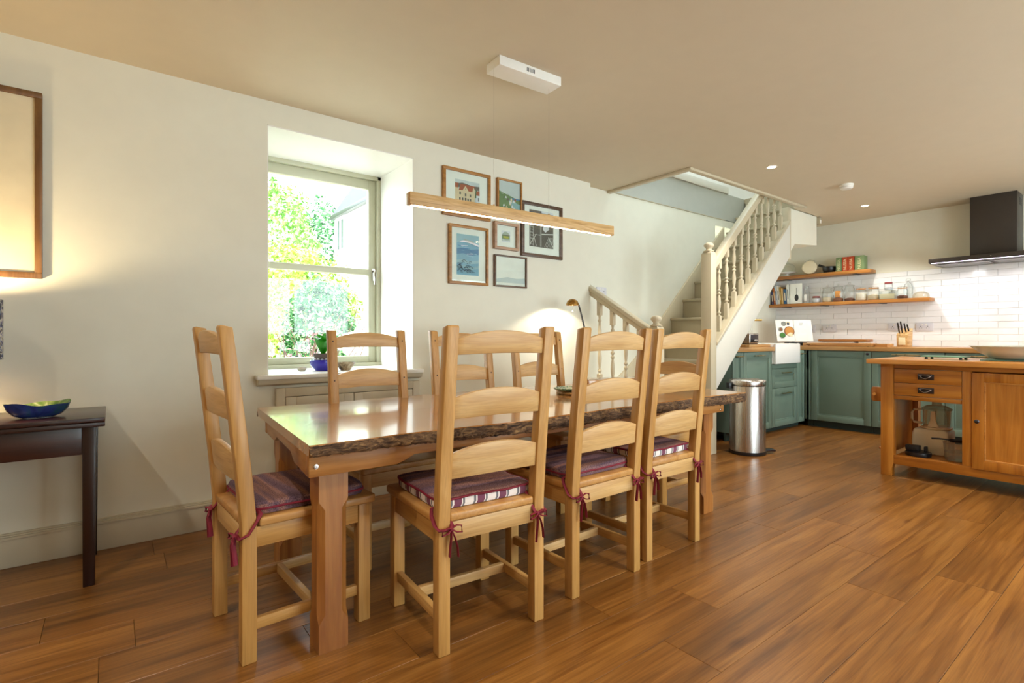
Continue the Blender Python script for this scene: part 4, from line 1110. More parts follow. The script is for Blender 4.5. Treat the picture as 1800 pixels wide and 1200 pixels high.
l = bpy.data.lights.new('reading_beam', 'SPOT'); l.energy = 6; l.color = (1, 0.86, 0.66); l.spot_size = math.radians(140); l.spot_blend = 0.3; l.shadow_soft_size = 0.015
o = bpy.data.objects.new('reading_beam', l); COL.objects.link(o); o.parent = fl; o.location = (-0.155, 0, 1.292); o.rotation_euler = (0.35, 0, 0)

# ------------------------------------------------------------------ SILL OBJECTS
pp = thing('potted_plant', 'young green plant in a clay pot set in a cobalt bowl on the sill', 'plant', (1.095, 3.45, 0.822))
m = MB(); m.lathe([(0, 0), (0.045, 0), (0.05, 0.004), (0.078, 0.035), (0.084, 0.055), (0.080, 0.07), (0.074, 0.072), (0.076, 0.055), (0.06, 0.02), (0, 0.015)], 32).build('cachepot', 'cobalt', pp)
r = random.Random(2); m = MB()
for i in range(16):
    a = 2*PI*i/16; m.lathe([(0, -0.010), (0.009, -0.004), (0.010, 0.003), (0.005, 0.009), (0, 0.010)], 7, (0.062*math.cos(a), 0.062*math.sin(a), 0.07+r.uniform(0, .006)))
o = m.build('pebbles', 'pebble', pp); o['kind'] = 'stuff'
MB().lathe([(0, 0.016), (0.044, 0.016), (0.056, 0.095), (0.060, 0.10), (0.060, 0.112), (0.054, 0.112), (0.05, 0.10), (0, 0.10)], 24).build('clay_pot', 'claypot', pp)
def leafmesh(p0, ang, length, width, rise, cup=0.3):
    m = MB(); n = 8; vs = []; fs = []
    d = Vector((math.cos(ang), math.sin(ang), 0)); sd_ = Vector((-d.y, d.x, 0))
    for i in range(n+1):
        t = i/n; c = Vector(p0)+d*length*t*0.6+Vector((0, 0, rise*math.sin(t*PI*0.62)))
        wv = width*math.sin(PI*min(1, t*0.95+0.03))**0.7
        for q in (-1, 0, 1): vs.append(tuple(c+sd_*wv*q+Vector((0, 0, cup*wv*abs(q)))))
    for i in range(n):
        for q in range(2): fs.append((3*i+q, 3*i+q+1, 3*i+4+q, 3*i+3+q))
    return m.add(vs, fs)
for a, ln, wd, rs in ((2.9, .09, .035, .12), (-0.3, .13, .04, .10), (1.4, .10, .035, .13), (-1.5, .10, .036, .09), (-2.4, .11, .04, .11), (0.6, .1, .03, .14)):
    leafmesh((0, 0, 0.10), a, ln, wd, rs).build('leaf', 'plantleaf', pp, smooth=60)
wb = MB(); wb.lathe([(0, 0), (0.03, 0), (0.042, 0.012), (0.066, 0.05), (0.063, 0.052), (0.04, 0.018), (0, 0.012)], 28, sx=1, sy=0.8)
tag(wb.build('wooden_bowl', 'spalt', None, loc=(1.225, 3.40, 0.822)), 'small rough spalted wooden bowl on the white sill', 'bowl')
pb = MB(); pb.lathe([(0, 0), (0.02, 0.002), (0.03, 0.014), (0.022, 0.026), (0, 0.03)], 16, sx=1, sy=0.8)
tag(pb.build('pebble', 'stone', None, loc=(0.967, 3.47, 0.822)), 'pale pebble beside the cobalt bowl on the sill', 'stone')

# ------------------------------------------------------------------ SOCKETS
def socket(label, loc, rz, w_, n):
    t = thing('wall_socket', label, 'socket', loc, rz, 'white wall sockets')
    B(-w_/2, w_/2, -0.009, 0, -0.043, 0.043).build('plate', 'socket', t, 0.003)
    m = MB()
    for i in range(n):
        c = (i-(n-1)/2)*0.062
        m.box(c-0.003, c+0.003, -0.0098, -0.0088, 0.0, 0.010).box(c-0.014, c-0.007, -0.0098, -0.0088, -0.014, -0.010).box(c+0.007, c+0.014, -0.0098, -0.0088, -0.014, -0.010)
    m.build('pin_holes', 'pin', t)
    for i in range(n):
        c = (i-(n-1)/2)*0.03
        B(c-0.006, c+0.006, -0.0115, -0.009, 0.018, 0.034).build('switch', 'plastic', t, 0.001)
XR = 6.984
socket('single white socket just right of the open cookbook', (XR, 2.895, 1.138), -PI/2, 0.09, 1)
socket('double white socket between the cookbook and the knife block', (XR, 2.69, 1.142), -PI/2, 0.150, 2)
socket('double white socket directly behind the knife block', (XR, 2.005, 1.150), -PI/2, 0.150, 2)
socket('double white socket right of the knife block', (XR, 1.748, 1.148), -PI/2, 0.152, 2)
socket('white switch plate on the stair wall above the lower handrail', (3.62, 3.345, 1.46), 0, 0.13, 2)

# ------------------------------------------------------------------ SHELF ITEMS
SH1, SH2 = 1.457, 1.812
def book(y, w_, h, d, mat, lean_, label, x=6.83):
    t = thing('book', label, 'book', (x, y, SH1), 0, 'cookbooks on the lower shelf')
    m = MB(); m.box(0, d, 0, 0.002, 0, h).box(0, d, w_-0.002, w_, 0, h).box(0, 0.002, 0.002, w_-0.002, 0, h)
    m.build('cover', mat, t, 0.0008)
    B(0.002, d-0.004, 0.002, w_-0.002, 0.003, h-0.003).build('pages', 'paper', t)
    B(-0.0008, 0.0, w_*0.35, w_*0.65, h*0.25, h*0.75).build('spine_title', 'ink' if mat in ('bk3', 'bk4', 'bk8', 'bk9') else 'letter', t)
    t.rotation_euler = (lean_, 0, 0)
    return t
for y, w_, h, mt, le, lb in ((3.296, .024, .17, 'bk1', -.08, 'dark purple cookbook at the corner end of the lower shelf'), (3.270, .021, .215, 'bk2', -.09, 'rust-orange leaning book second in the shelf row'), (3.241, .026, .238, 'bk3', -.09, 'pale blue book with printed spine on the lower shelf'),
                             (3.213, .025, .240, 'bk4', -.09, 'cream-spined book between pale blue and mustard books'), (3.191, .020, .225, 'bk5', -.08, 'mustard and red book on the lower shelf'), (3.168, .021, .205, 'bk6', -.07, 'tan book beside the blue one on the lower shelf'), (3.130, .036, .195, 'bk7', -.05, 'deep blue book on the lower shelf'), (3.097, .030, .250, 'bk8', -.04, 'thick white book beside the spoon cookbook')):
    book(y, w_, h, 0.14, mt, le, lb)
t = thing('cookbook', 'white cookbook with a large black spoon on its cover, on the lower shelf', 'book', (6.85, 2.955, SH1), math.radians(8))
B(0, 0.022, 0, 0.135, 0, 0.252).build('cover', 'bk9', t, 0.001)
m = MB(); m.lathe([(0, -0.001), (0.03, -0.001), (0.03, 0.001), (0, 0.001)], 24, (-0.001, 0.06, 0.075), rot=Matrix.Rotation(PI/2, 3, 'Y') @ Matrix.Diagonal((1.4, .75, 1))); m.box(-0.002, 0, 0.0575, 0.0625, 0.105, 0.20)
m.build('spoon_print', 'ink', t)
jar_y = 0
def jar(name, label, y, r, h, fill, fillh, lidk, x=6.88, z=SH1, cat='jar'):
    t = thing(name, label, cat, (x, y, z), 0, 'glass jars on the lower shelf')
    n = 20
    MB().lathe([(r*0.86, 0), (r, 0.01), (r, h*0.72), (r*0.93, h*0.84), (r*0.80, h*0.92), (r*0.80, h)], n, cap=False).lathe([(0, 0.0005), (r*0.86, 0.0005)], n, cap=False).build('glass_body', 'glass', t, smooth=60)
    if fill: MB().lathe([(0, 0.004), (r*0.84, 0.004), (r*0.95, 0.012), (r*0.95, fillh), (r*0.4, fillh+0.012), (0, fillh+0.008)], n).build('contents', fill, t, smooth=60)
    if lidk == 'knob':
        MB().lathe([(r*0.82, h), (r*0.92, h+0.004), (r*0.90, h+0.010), (r*0.35, h+0.018), (0.006, h+0.021), (0.008, h+0.028), (0.014, h+0.036), (0.010, h+0.045), (0, h+0.048)], n).build('lid', 'glass', t, smooth=60)
    elif lidk == 'clip':
        MB().lathe([(r*0.84, h), (r*0.86, h+0.006), (r*0.80, h+0.014), (r*0.3, h+0.018), (0, h+0.018)], n).build('lid', 'glass', t, smooth=60)
        MB().lathe([(r*0.80, h-0.004), (r*0.87, h-0.003), (r*0.87, h+0.001), (r*0.80, h+0.002)], n, cap=False).build('rubber_seal', 'orange', t)
        MB().tube([(-r*0.9, 0, h*0.75), (-r*1.02, 0, h*0.9), (-r*0.9, 0, h+0.012), (-r*0.3, 0, h+0.022), (0, 0, h+0.02)], 0.0018, 6).build('wire_clip', 'chrome', t)
    else:
        MB().lathe([(r*0.85, h-0.012), (r*0.88, h-0.012), (r*0.88, h+0.006), (0, h+0.008)], n).build('lid', lidk, t, smooth=40)
    return t
t = thing('glass_bottle', 'tall clear glass bottle standing right of the spoon cookbook', 'bottle', (6.87, 2.905, SH1))
MB().lathe([(0, 0.001), (0.034, 0.001), (0.036, 0.012), (0.036, 0.13), (0.022, 0.165), (0.020, 0.20), (0.024, 0.215), (0.022, 0.215), (0.018, 0.20)], 20, cap=False).build('body', 'glass', t, smooth=60)
B(-0.0375, -0.036, -0.014, 0.014, 0.03, 0.11).build('paper_label', 'paper', t)
jar('preserve_jar', 'squat preserve jar with a red checked lid on the lower shelf', 2.800, 0.045, 0.075, 'lavender', 0.05, 'check')
jar('storage_jar', 'glass jar a third full of rice, first of three with knob lids', 2.675, 0.055, 0.165, 'rice', 0.055, 'knob')
jar('storage_jar', 'glass jar with orange packet inside, middle of three with knob lids', 2.555, 0.056, 0.170, 'food2', 0.04, 'knob')
tj = jar('storage_jar', 'nearly empty glass jar, last of three with knob lids', 2.433, 0.056, 0.178, 'tea', 0.03, 'knob')
jar('clip_jar', 'clip-top jar with orange seal, mostly full of pasta', 2.313, 0.058, 0.135, 'flour', 0.08, 'clip')
jar('clip_jar', 'clip-top jar half full of oats beside the clear food box', 2.190, 0.060, 0.135, 'rice', 0.055, 'clip')
t = thing('food_packet', 'orange paper packet inside the middle knob-lidded jar', 'packet', (6.88, 2.555, SH1+0.055)); B(-0.03, 0.0, -0.028, 0.025, 0.0, 0.075).build('paper', 'orange', t, 0.003)
t = thing('food_box', 'clear rectangular food box of pale pasta on the lower shelf', 'box', (6.875, 2.045, SH1), 0)
m = MB(); m.box(-0.06, 0.06, -0.075, -0.073, 0, 0.09).box(-0.06, 0.06, 0.073, 0.075, 0, 0.09).box(-0.06, -0.058, -0.073, 0.073, 0, 0.09).box(0.058, 0.06, -0.073, 0.073, 0, 0.09).box(-0.058, 0.058, -0.073, 0.073, 0, 0.002)
m.build('tub', 'glass', t, smooth=0); B(-0.064, 0.064, -0.079, 0.079, 0.09, 0.10).build('lid', 'glass', t, 0.003)
B(-0.055, 0.055, -0.07, 0.07, 0.003, 0.06).build('contents', 'butter', t, 0.006)
jar('lidded_tumbler', 'small glass with red berry-edged lid standing on the clear food box', 2.045, 0.042, 0.085, 'lavender', 0.03, 'check', 6.875, SH1+0.101)
jar('clip_jar', 'clip-top jar with a lemon slice and dark liquid on the shelf end', 1.907, 0.052, 0.115, 'tea', 0.028, 'clip', 6.842)
t = thing('glass_dome', 'clear glass dome with knob behind the lemon jar', 'dome', (6.937, 1.880, SH1))
MB().lathe([(0.042, 0.0), (0.043, 0.12), (0.036, 0.16), (0.015, 0.178), (0.012, 0.19), (0.024, 0.20), (0.020, 0.22), (0, 0.225)], 20, cap=False).build('dome', 'glass', t, smooth=60)
MB().lathe([(0, 0), (0.042, 0), (0.042, 0.006), (0, 0.006)], 20).build('base', 'plexi', t)
t = thing('mesh_food_cover', 'pale mesh-topped bowl at the right end of the lower shelf', 'bowl', (6.88, 1.752, SH1))
MB().lathe([(0.075, 0.001), (0.073, 0.03), (0.060, 0.055), (0.03, 0.07), (0, 0.072)], 22).build('cover', 'plexi', t, smooth=60)
# upper shelf
f = bpy.data.curves.new('lettering', 'FONT'); f.body = 'NUSSA'; f.size = 0.042; f.extrude = 0.0003; f.align_x = 'CENTER'; f.align_y = 'CENTER'
_o = bpy.data.objects.new('lettering', f); COL.objects.link(_o); bpy.context.view_layer.update()
TXT = bpy.data.meshes.new_from_object(_o.evaluated_get(bpy.context.evaluated_depsgraph_get()))
bpy.data.objects.remove(_o); TXT.materials.clear(); TXT.materials.append(M['letter'])
t = thing('cake_stand', 'glass cake stand under a clear dome at the left end of the upper shelf', 'cake stand', (6.89, 3.15, SH2))
MB().lathe([(0, 0), (0.06, 0), (0.05, 0.008), (0.014, 0.02), (0.014, 0.035), (0.10, 0.046), (0.105, 0.052), (0, 0.050)], 28).build('stand', 'ceramic', t, smooth=60)
MB().lathe([(0.09, 0.053), (0.09, 0.12), (0.07, 0.15), (0.02, 0.165), (0.008, 0.17), (0.012, 0.19), (0, 0.195)], 24, cap=False).build('dome', 'glass', t, smooth=60)
t = thing('cream_jar', 'big cream storage jar lying on its side on the upper shelf', 'jar', (6.885, 2.875, SH2+0.083))
Rj = Matrix.Rotation(-PI/2, 3, 'Y') @ Matrix.Rotation(0.0, 3, 'Z'); Rj = Matrix.Rotation(0.35, 3, 'Z') @ Rj
MB().lathe([(0.0, 0.075), (0.06, 0.075), (0.078, 0.068), (0.083, 0.05), (0.083, -0.03), (0.07, -0.06), (0.05, -0.075), (0.05, -0.085), (0, -0.085)], 28, rot=Rj).build('body', 'cream', t, smooth=50)
m = MB(); m.tube([(0.0, -0.06, 0.045), (0.0, -0.055, 0.088), (0.0, 0.0, 0.100), (0.0, 0.055, 0.088), (0, 0.06, 0.045)], 0.003, 6); m.build('wire_clip', 'chrome', t)
t = thing('mortar', 'black mortar with a thick pestle handle on the upper shelf', 'mortar', (6.885, 2.655, SH2))
MB().lathe([(0, 0), (0.05, 0), (0.062, 0.012), (0.072, 0.05), (0.070, 0.075), (0.064, 0.075), (0.058, 0.03), (0, 0.02)], 28).build('bowl', 'black', t, smooth=50)
MB().tube([(0, -0.02, 0.035), (0, 0.05, 0.075), (0, 0.115, 0.105)], [0.014, 0.013, 0.017], 10).build('pestle', 'black', t)
for y0, y1, mt, lb in ((2.500, 2.560, 'boxgreen', 'narrow green lettered box next to the black mortar'), (2.437, 2.493, 'red', 'orange-red lettered box beside the narrow green one'), (2.372, 2.430, 'red', 'orange-red lettered box beside the wide green one'), (2.270, 2.362, 'boxgreen', 'green lettered box at the right end of the upper shelf')):
    t = thing('spice_box', lb, 'box', (6.83, y0, SH2), 0.0, 'lettered boxes on the upper shelf')
    w_ = y1-y0; h = 0.165
    B(0, 0.11, 0, w_, 0, h).build('carton', mt, t, 0.001)
    o = bpy.data.objects.new('lettering', TXT); COL.objects.link(o); o.parent = t
    o.matrix_local = Matrix.Translation((-0.0008, w_/2, h*0.46)) @ Matrix(((0, 0, -1, 0), (0, 1, 0, 0), (1, 0, 0, 0), (0, 0, 0, 1)))

# ------------------------------------------------------------------ WORKTOP ITEMS
t = thing('cookbook_stand', 'open cookbook showing a golden pie, propped on a small stand by the sink', 'book', (6.62, 2.93, CT), -math.radians(40))
# local x: along the spread, facing -y; tilted back
tm = Matrix.Translation((0, 0, 0.05)) @ Matrix.Rotation(-0.22, 4, 'X')
def page(x0, x1, curve, label=None):
    n = 10; m = MB(); vs = []; fs = []
    for i in range(n+1):
        u = i/n; x = x0+(x1-x0)*u; y = -curve*math.sin(PI*(u if x0 >= 0 else 1-u))**1.0*0.5
        for z in (0, 0.27):
            vs += [(x, y, z), (x, 0.012, z)]
    for i in range(n):
        a = 4*i; b = a+4; fs += [(a, b, b+2, a+2), (a+1, a+3, b+3, b+1), (a, a+1, b+1, b), (a+2, b+2, b+3, a+3)]
    fs += [(0, 2, 3, 1), (4*n, 4*n+1, 4*n+3, 4*n+2)]
    return m.add(vs, fs).xf(tm)
page(-0.215, -0.002, 0.018).build('left_page', 'paper', t, smooth=50); page(0.002, 0.215, 0.018).build('right_page', 'paper', t, smooth=50)
m = MB(); mats = ['food1', 'food2', 'food3', 'food4', 'ink', 'butter', 'navy']
def disc(cx, cz, r, mi, k): m.lathe([(0, 0), (r, 0)], 20, (cx, -0.0115-k*0.0003, cz), mi, False, rot=Matrix.Rotation(PI/2, 3, 'X'))
disc(-0.065, 0.125, .062, 1, 0); disc(-0.062, 0.128, .052, 0, 1); m.quad((-.11, -.0125, .075), (-.03, -.0125, .06), (-.03, -.0125, .105), (-.06, -.0125, .11), 5)
disc(-0.15, 0.075, .034, 4, 2); disc(-0.15, 0.075, .030, 2, 3); disc(-0.165, 0.15, .026, 3, 2); disc(-0.165, 0.15, .016, 1, 3); disc(-0.125, 0.22, .03, 3, 2); disc(-0.07, 0.225, .024, 5, 2); disc(-0.072, 0.22, .016, 6, 3)
m.xf(tm).build('photo_print', mats, t, smooth=0)
m = MB()
for i in range(3): m.box(0.06, 0.11-0.008*i, -0.0115, -0.011, 0.225-i*0.012, 0.229-i*0.012)
m.xf(tm).build('recipe_text', 'food4', t, smooth=0)
m = MB(); m.box(-0.12, 0.12, -0.03, 0.03, 0.03, 0.042); m.box(-0.02, 0.02, 0.0, 0.09, 0, 0.03); m.box(-0.10, -0.085, -0.02, 0.09, 0, 0.03); m.box(0.085, 0.10, -0.02, 0.09, 0, 0.03)
m.box(-0.012, 0.012, 0.04, 0.06, 0.0, 0.22)
m.build('stand', 'black', t, 0.002)
t = thing('toaster', 'grey steel toaster on the short worktop behind the stairs', 'toaster', (5.29, 2.80, CT+0.028), 0.0)
B(0, 0.19, 0, 0.17, 0.008, 0.115).build('body', 'steel', t, 0.010, 3)
B(0.02, 0.17, -0.002, 0.0, 0.02, 0.10).build('front_panel', 'pewter', t, 0.001)
B(0.012, 0.178, 0.008, 0.162, 0, 0.008).build('base', 'black', t)
B(0.07, 0.13, -0.018, -0.002, 0.035, 0.05).build('lever', 'chrome', t, 0.003)
tag(B(-0.20, 0.24, -0.08, 0.22, 0, 0.027).build('chopping_board', 'worktopx', None, 0.004, loc=(5.33, 2.80, CT)), 'thin wooden board under the grey toaster', 'board')
t = thing('toast_rack', 'white wire rack standing on top of the grey toaster', 'rack', (5.31, 2.84, CT+0.144))
m = MB()
for i in range(5): m.cyl((0.03*i, 0, 0), (0.03*i, 0, 0.09), 0.0018, 6)
for z in (0.002, 0.045, 0.09): m.cyl((0, 0, z), (0.12, 0, z), 0.0018, 6)
for i in range(2): m.cyl((0.12*i, 0, 0.002), (0.12*i, 0.1, 0.002), 0.0018, 6)
m.build('wires', 'plastic', t)
# boards on long worktop
t = thing('carving_board', 'long thick oak carving board lying along the front of the worktop', 'board', (6.42, 2.06, CT))
B(0, 0.26, 0, 0.70, 0.004, 0.036).build('slab', 'worktop', t, 0.004)
for y in (0.05, 0.65):
    for x in (0.04, 0.22): MB().lathe([(0, 0), (0.01, 0), (0.01, 0.005)], 10, (x, y, 0)).build('foot', 'black', t)
B(-0.001, 0.0, 0.62, 0.66, 0.014, 0.024).build('hand_slot', 'peg', t)
t = thing('crate', 'small pale striped wooden crate at the right end of the carving board', 'crate', (6.45, 1.93, CT))
m = MB(); m.box(0, 0.2, 0, 0.11, 0, 0.006).box(0, 0.2, 0, 0.006, 0.006, 0.034).box(0, 0.2, 0.104, 0.11, 0.006, 0.034).box(0, 0.006, 0.006, 0.104, 0.006, 0.034).box(0.194, 0.2, 0.006, 0.104, 0.006, 0.034)
m.build('box', 'worktop', t, 0.001)
m = MB()
for i in range(6): m.box(0.02, 0.18, 0.012+i*0.015, 0.022+i*0.015, 0.0065, 0.037)
m.build('slats', 'bk4', t)
t = thing('bread_board', 'oak bread board resting on white trays at the back of the worktop', 'board', (6.74, 2.22, CT))
B(0, 0.22, 0.0, 0.50, 0.052, 0.078).build('slab', 'shelf', t, 0.003)
B(0.01, 0.2, 0.12, 0.46, 0.0, 0.040).build('tray', 'ceramic', t, 0.004); B(0.01, 0.2, 0.02, 0.08, 0, 0.052).build('rest', 'plastic', t, 0.004); B(0.015, 0.195, 0.125, 0.455, 0.041, 0.052).build('tray', 'ceramic', t, 0.003)
t = thing('knife_block', 'light wooden knife block with black-handled knives on the long worktop', 'knife block', (6.72, 1.875, CT))
MB().prism([(0.0, 0.0), (0.15, 0.0), (0.17, 0.20), (0.03, 0.15), (-0.01, 0.13)], 1, -0.05, 0.05).build('block', 'pendant', t, 0.004)
B(-0.008, -0.001, -0.03, 0.03, 0.02, 0.10).build('front_plate', 'butter', t, 0.001)
for i, (y, x, ln) in enumerate(((0.03, 0.02, .11), (0.008, 0.035, .12), (-0.018, 0.06, .09), (-0.035, 0.09, .07))):
    z = 0.14+x*0.3
    k = MB().tube([(x, y, z), (x-0.03, y, z+ln*0.5), (x-0.06, y, z+ln)], [0.008, 0.010, 0.009], 8, flat=0.8)
    k.build('knife_handle', 'black', t)

# ------------------------------------------------------------------ ISLAND
OI = Vector((4.63, 1.428, 0))
isl = thing('kitchen_island', 'honey-coloured wooden kitchen island with open bay, two drawers and a panelled door', 'kitchen island', tuple(OI))
def LI(mb): return mb.xf(Matrix.Translation(-OI))
def leg(y0, y1, x0, x1, sgn):
    m = MB(); m.box(x0, x1, y0, y1, 0.09, 0.838)
    # splayed foot, flat on the outer face, curving in
    a, b = (y0, y1)
    ins = a if sgn > 0 else b
    return m
def post(y0, y1, x0, x1, inner):
    q = y1-y0
    if inner < 0: poly = [(y1, 0), (y1, 0.838), (y0, 0.838), (y0, 0.10), (y0+0.012, 0.05), (y0+0.010, 0.0)]
    else: poly = [(y0, 0), (y0, 0.838), (y1, 0.838), (y1, 0.10), (y1-0.012, 0.05), (y1-0.010, 0.0)]
    LI(MB().prism(poly, 0, x0, x1)).build('post', 'island', isl, 0.003)
Y1, Y0, XD = 1.428, 0.02, 0.66
for xa in (4.63, 4.63+XD-0.07):
    post(1.348, 1.428, xa, xa+0.07, -1); post(0.02, 0.10, xa, xa+0.07, 1)
LI(B(4.555, 4.63+XD+0.06, -0.05, 1.499, 0.839, 0.874)).build('top', 'islandtop', isl, 0.004)
m = MB(); m.box(4.64, 4.66, 0.10, 1.348, 0.806, 0.838).box(4.64, 4.66, 0.92, 1.348, 0.577, 0.606).box(4.635, 4.66, 0.10, 1.348, 0.092, 0.158)
m.box(4.63+XD-0.03, 4.63+XD-0.01, 0.10, 1.348, 0.806, 0.838).box(4.63+XD-0.03, 4.63+XD-0.01, 0.10, 1.348, 0.092, 0.158)
LI(m).build('rail', 'islandy', isl, 0.002)
for ya, yb in ((0.90, 0.951), (0.45, 0.49)): LI(B(4.635, 4.665, ya, yb, 0.158, 0.806)).build('stile', 'island', isl, 0.002)
LI(B(4.66, 4.63+XD-0.03, 0.10, 1.348, 0.135, 0.153)).build('bottom_shelf', 'islandy', isl, 0.002)
for ya in (1.385, 0.045): LI(B(4.70, 4.63+XD-0.07, ya, ya+0.015, 0.16, 0.838)).build('side_panel', 'island', isl, 0.001)
LI(B(4.665, 4.63+XD-0.03, 0.915, 0.935, 0.153, 0.838)).build('partition', 'island', isl, 0.001)
LI(B(4.63+XD-0.028, 4.63+XD-0.012, 0.10, 0.92, 0.158, 0.806)).build('back_panel', 'island', isl, 0.001)
LI(B(4.665, 4.63+XD-0.03, 0.94, 1.38, 0.58, 0.592)).build('drawer_floor', 'islandy', isl)
for z0, z1 in ((0.609, 0.7005), (0.7025, 0.804)):
    d = LI(B(4.636, 4.66, 0.953, 1.345, z0, z1)).build('drawer', 'islandy', isl, 0.003)
    zc = (z0+z1)/2
    h = MB(); h.box(4.632, 4.636, 1.105, 1.20, zc-0.021, zc+0.021)
    LI(h).build('handle_plate', 'pewter', d, 0.002)
    pts = [(4.628-0.014*math.sin(PI*i/12)-0.004, 1.118+0.069*i/12, zc+0.010-0.022*math.sin(PI*i/12)) for i in range(13)]
    LI(MB().tube(pts, 0.0045, 8).tube([(4.626, 1.118, zc+0.01), (4.622, 1.1525, zc+0.015), (4.626, 1.187, zc+0.01)], 0.0035, 8)).build('handle_bail', 'bail', d)
def idoor(ya, yb):
    d = MB(); z0, z1, w_ = 0.15, 0.80, 0.062
    d.box(4.625, 4.645, yb-w_, yb, z0, z1).box(4.625, 4.645, ya, ya+w_, z0, z1).box(4.625, 4.645, ya+w_, yb-w_, z1-w_, z1).box(4.625, 4.645, ya+w_, yb-w_, z0, z0+w_)
    o = LI(d).build('door', 'island', isl, 0.003)
    LI(B(4.636, 4.643, ya+w_-0.002, yb-w_+0.002, z0+w_-0.002, z1-w_+0.002)).build('panel', 'island', o)
    e = MB(); q = 0.008
    e.box(4.629, 4.637, yb-w_-q, yb-w_, z0+w_, z1-w_).box(4.629, 4.637, ya+w_, ya+w_+q, z0+w_, z1-w_).box(4.629, 4.637, ya+w_+q, yb-w_-q, z1-w_-q, z1-w_).box(4.629, 4.637, ya+w_+q, yb-w_-q, z0+w_, z0+w_+q)
    LI(e).build('beading', 'islandtop', o, 0.002)
    LI(MB().lathe([(0.006, 0), (0.005, 0.012), (0.013, 0.018), (0.014, 0.026), (0.008, 0.031), (0, 0.032)], 14, (4.625, yb-0.03, 0.474), rot=Matrix.Rotation(-PI/2, 3, 'Y'))).build('knob', 'pewter', o)
idoor(0.495, 0.898); idoor(0.103, 0.447)
# towel rail on the end
for x in (4.66, 4.63+XD-0.05):
    LI(MB().prism([(1.428, 0.548), (1.428, 0.658), (1.49, 0.658), (1.499, 0.645), (1.499, 0.56), (1.49, 0.548)], 0, x, x+0.018)).build('rail_bracket', 'island', isl, 0.003)
LI(MB().cyl((4.645, 1.475, 0.603), (4.63+XD-0.015, 1.475, 0.603), 0.011, 14)).build('towel_rail', 'islandtop', isl)
LI(MB().cyl((4.66, 1.428, 0.195), (4.66, 1.445, 0.195), 0.009, 10)).build('end_peg', 'island', isl)
# things in the open bay (shelf top z=.153)
BZ = 0.153
t = thing('food_processor', 'cream food processor with clear bowl in the open island bay', 'food processor', (4.98, 1.19, BZ))
MB().prism([(-0.11, 0), (-0.11, 0.17), (-0.09, 0.19), (0.10, 0.19), (0.115, 0.15), (0.115, 0)], 0, -0.09, 0.10).build('motor_base', 'cream', t, 0.012, 3)
MB().lathe([(0.085, 0.19), (0.092, 0.195), (0.092, 0.205), (0.082, 0.21), (0, 0.21)], 28, (0, -0.02, 0)).build('collar', 'cream', t)
MB().lathe([(0.082, 0.21), (0.086, 0.33), (0.090, 0.335)], 28, (0, -0.02, 0), cap=False).build('bowl', 'plexi', t, smooth=60)
MB().lathe([(0.092, 0.335), (0.092, 0.345), (0.06, 0.365), (0.03, 0.37), (0.028, 0.41), (0, 0.41)], 28, (0, -0.02, 0)).build('lid', 'plexi', t, smooth=60)
MB().prism([(-0.055, 0.21), (0.015, 0.21), (-0.002, 0.26), (-0.006, 0.33), (-0.034, 0.33), (-0.038, 0.26)], 0, -0.10, -0.085).build('blade_spindle', 'cream', t, 0.004)
MB().tube([(-0.02, 0.065, 0.225), (-0.02, 0.115, 0.228), (-0.02, 0.13, 0.25), (-0.02, 0.13, 0.30), (-0.02, 0.115, 0.325), (-0.02, 0.068, 0.328)], 0.009, 10).build('handle', 'cream', t)
t = thing('blade_holder', 'black plastic blade holder lying in the front of the island bay', 'blade holder', (4.79, 1.235, BZ))
MB().lathe([(0, 0), (0.075, 0), (0.08, 0.01), (0.078, 0.03), (0.06, 0.036), (0, 0.036)], 26, sy=1.0).build('disc', 'black', t)
m = MB(); m.box(-0.03, 0.03, -0.01, 0.075, 0.036, 0.075).box(-0.02, 0.02, -0.055, -0.035, 0.036, 0.075); m.build('hub', 'black', t, 0.006)
t = thing('plastic_tub', 'clear plastic tub standing beside the food processor in the island bay', 'tub', (4.81, 1.02, BZ))
MB().lathe([(0, 0.002), (0.06, 0.002), (0.066, 0.02), (0.072, 0.12), (0.076, 0.125), (0.072, 0.128)], 26, cap=False).build('tub', 'plexi', t, smooth=60)
MB().lathe([(0, 0.06), (0.066, 0.06), (0.068, 0.064), (0, 0.066)], 26).build('inner_disc', 'plexi', t)
t = thing('scoop', 'black plastic scoop lying across the clear tub', 'scoop', (4.81, 1.02, BZ+0.130), 0.3)
MB().lathe([(0, 0), (0.03, 0.004), (0.042, 0.02), (0.040, 0.022), (0.028, 0.008), (0, 0.005)], 20, (-0.02, 0.0, 0), sx=0.8, sy=1.2).build('cup', 'black', t)
MB().tube([(-0.02, 0.045, 0.018), (-0.02, 0.10, 0.02), (-0.02, 0.14, 0.018)], 0.006, 8, flat=1.6).build('handle', 'black', t)
# things on the island top (z=.874)
IZ = 0.874
t = thing('glass_trivet', 'green-edged glass board on black feet on the island top', 'board', (4.93, 1.105, IZ))
B(-0.09, 0.09, -0.125, 0.125, 0.018, 0.026).build('plate', 'gglass', t, 0.003)
for x in (-0.07, 0.07):
    for y in (-0.10, 0.10): MB().lathe([(0, 0), (0.010, 0), (0.008, 0.018), (0, 0.018)], 12, (x, y, 0)).build('foot', 'black', t)
tag(B(-0.16, 0.16, -0.30, 0.30, 0, 0.008).build('glass_board', 'gglass', None, 0.002, loc=(5.02, 0.60, IZ)), 'dark green glass board under the wide steel bowl', 'board')
m = MB(); m.lathe([(0, 0), (0.11, 0), (0.15, 0.018), (0.20, 0.05), (0.245, 0.09), (0.252, 0.092), (0.252, 0.095), (0.243, 0.094), (0.197, 0.054), (0.147, 0.022), (0.108, 0.005), (0, 0.005)], 48)
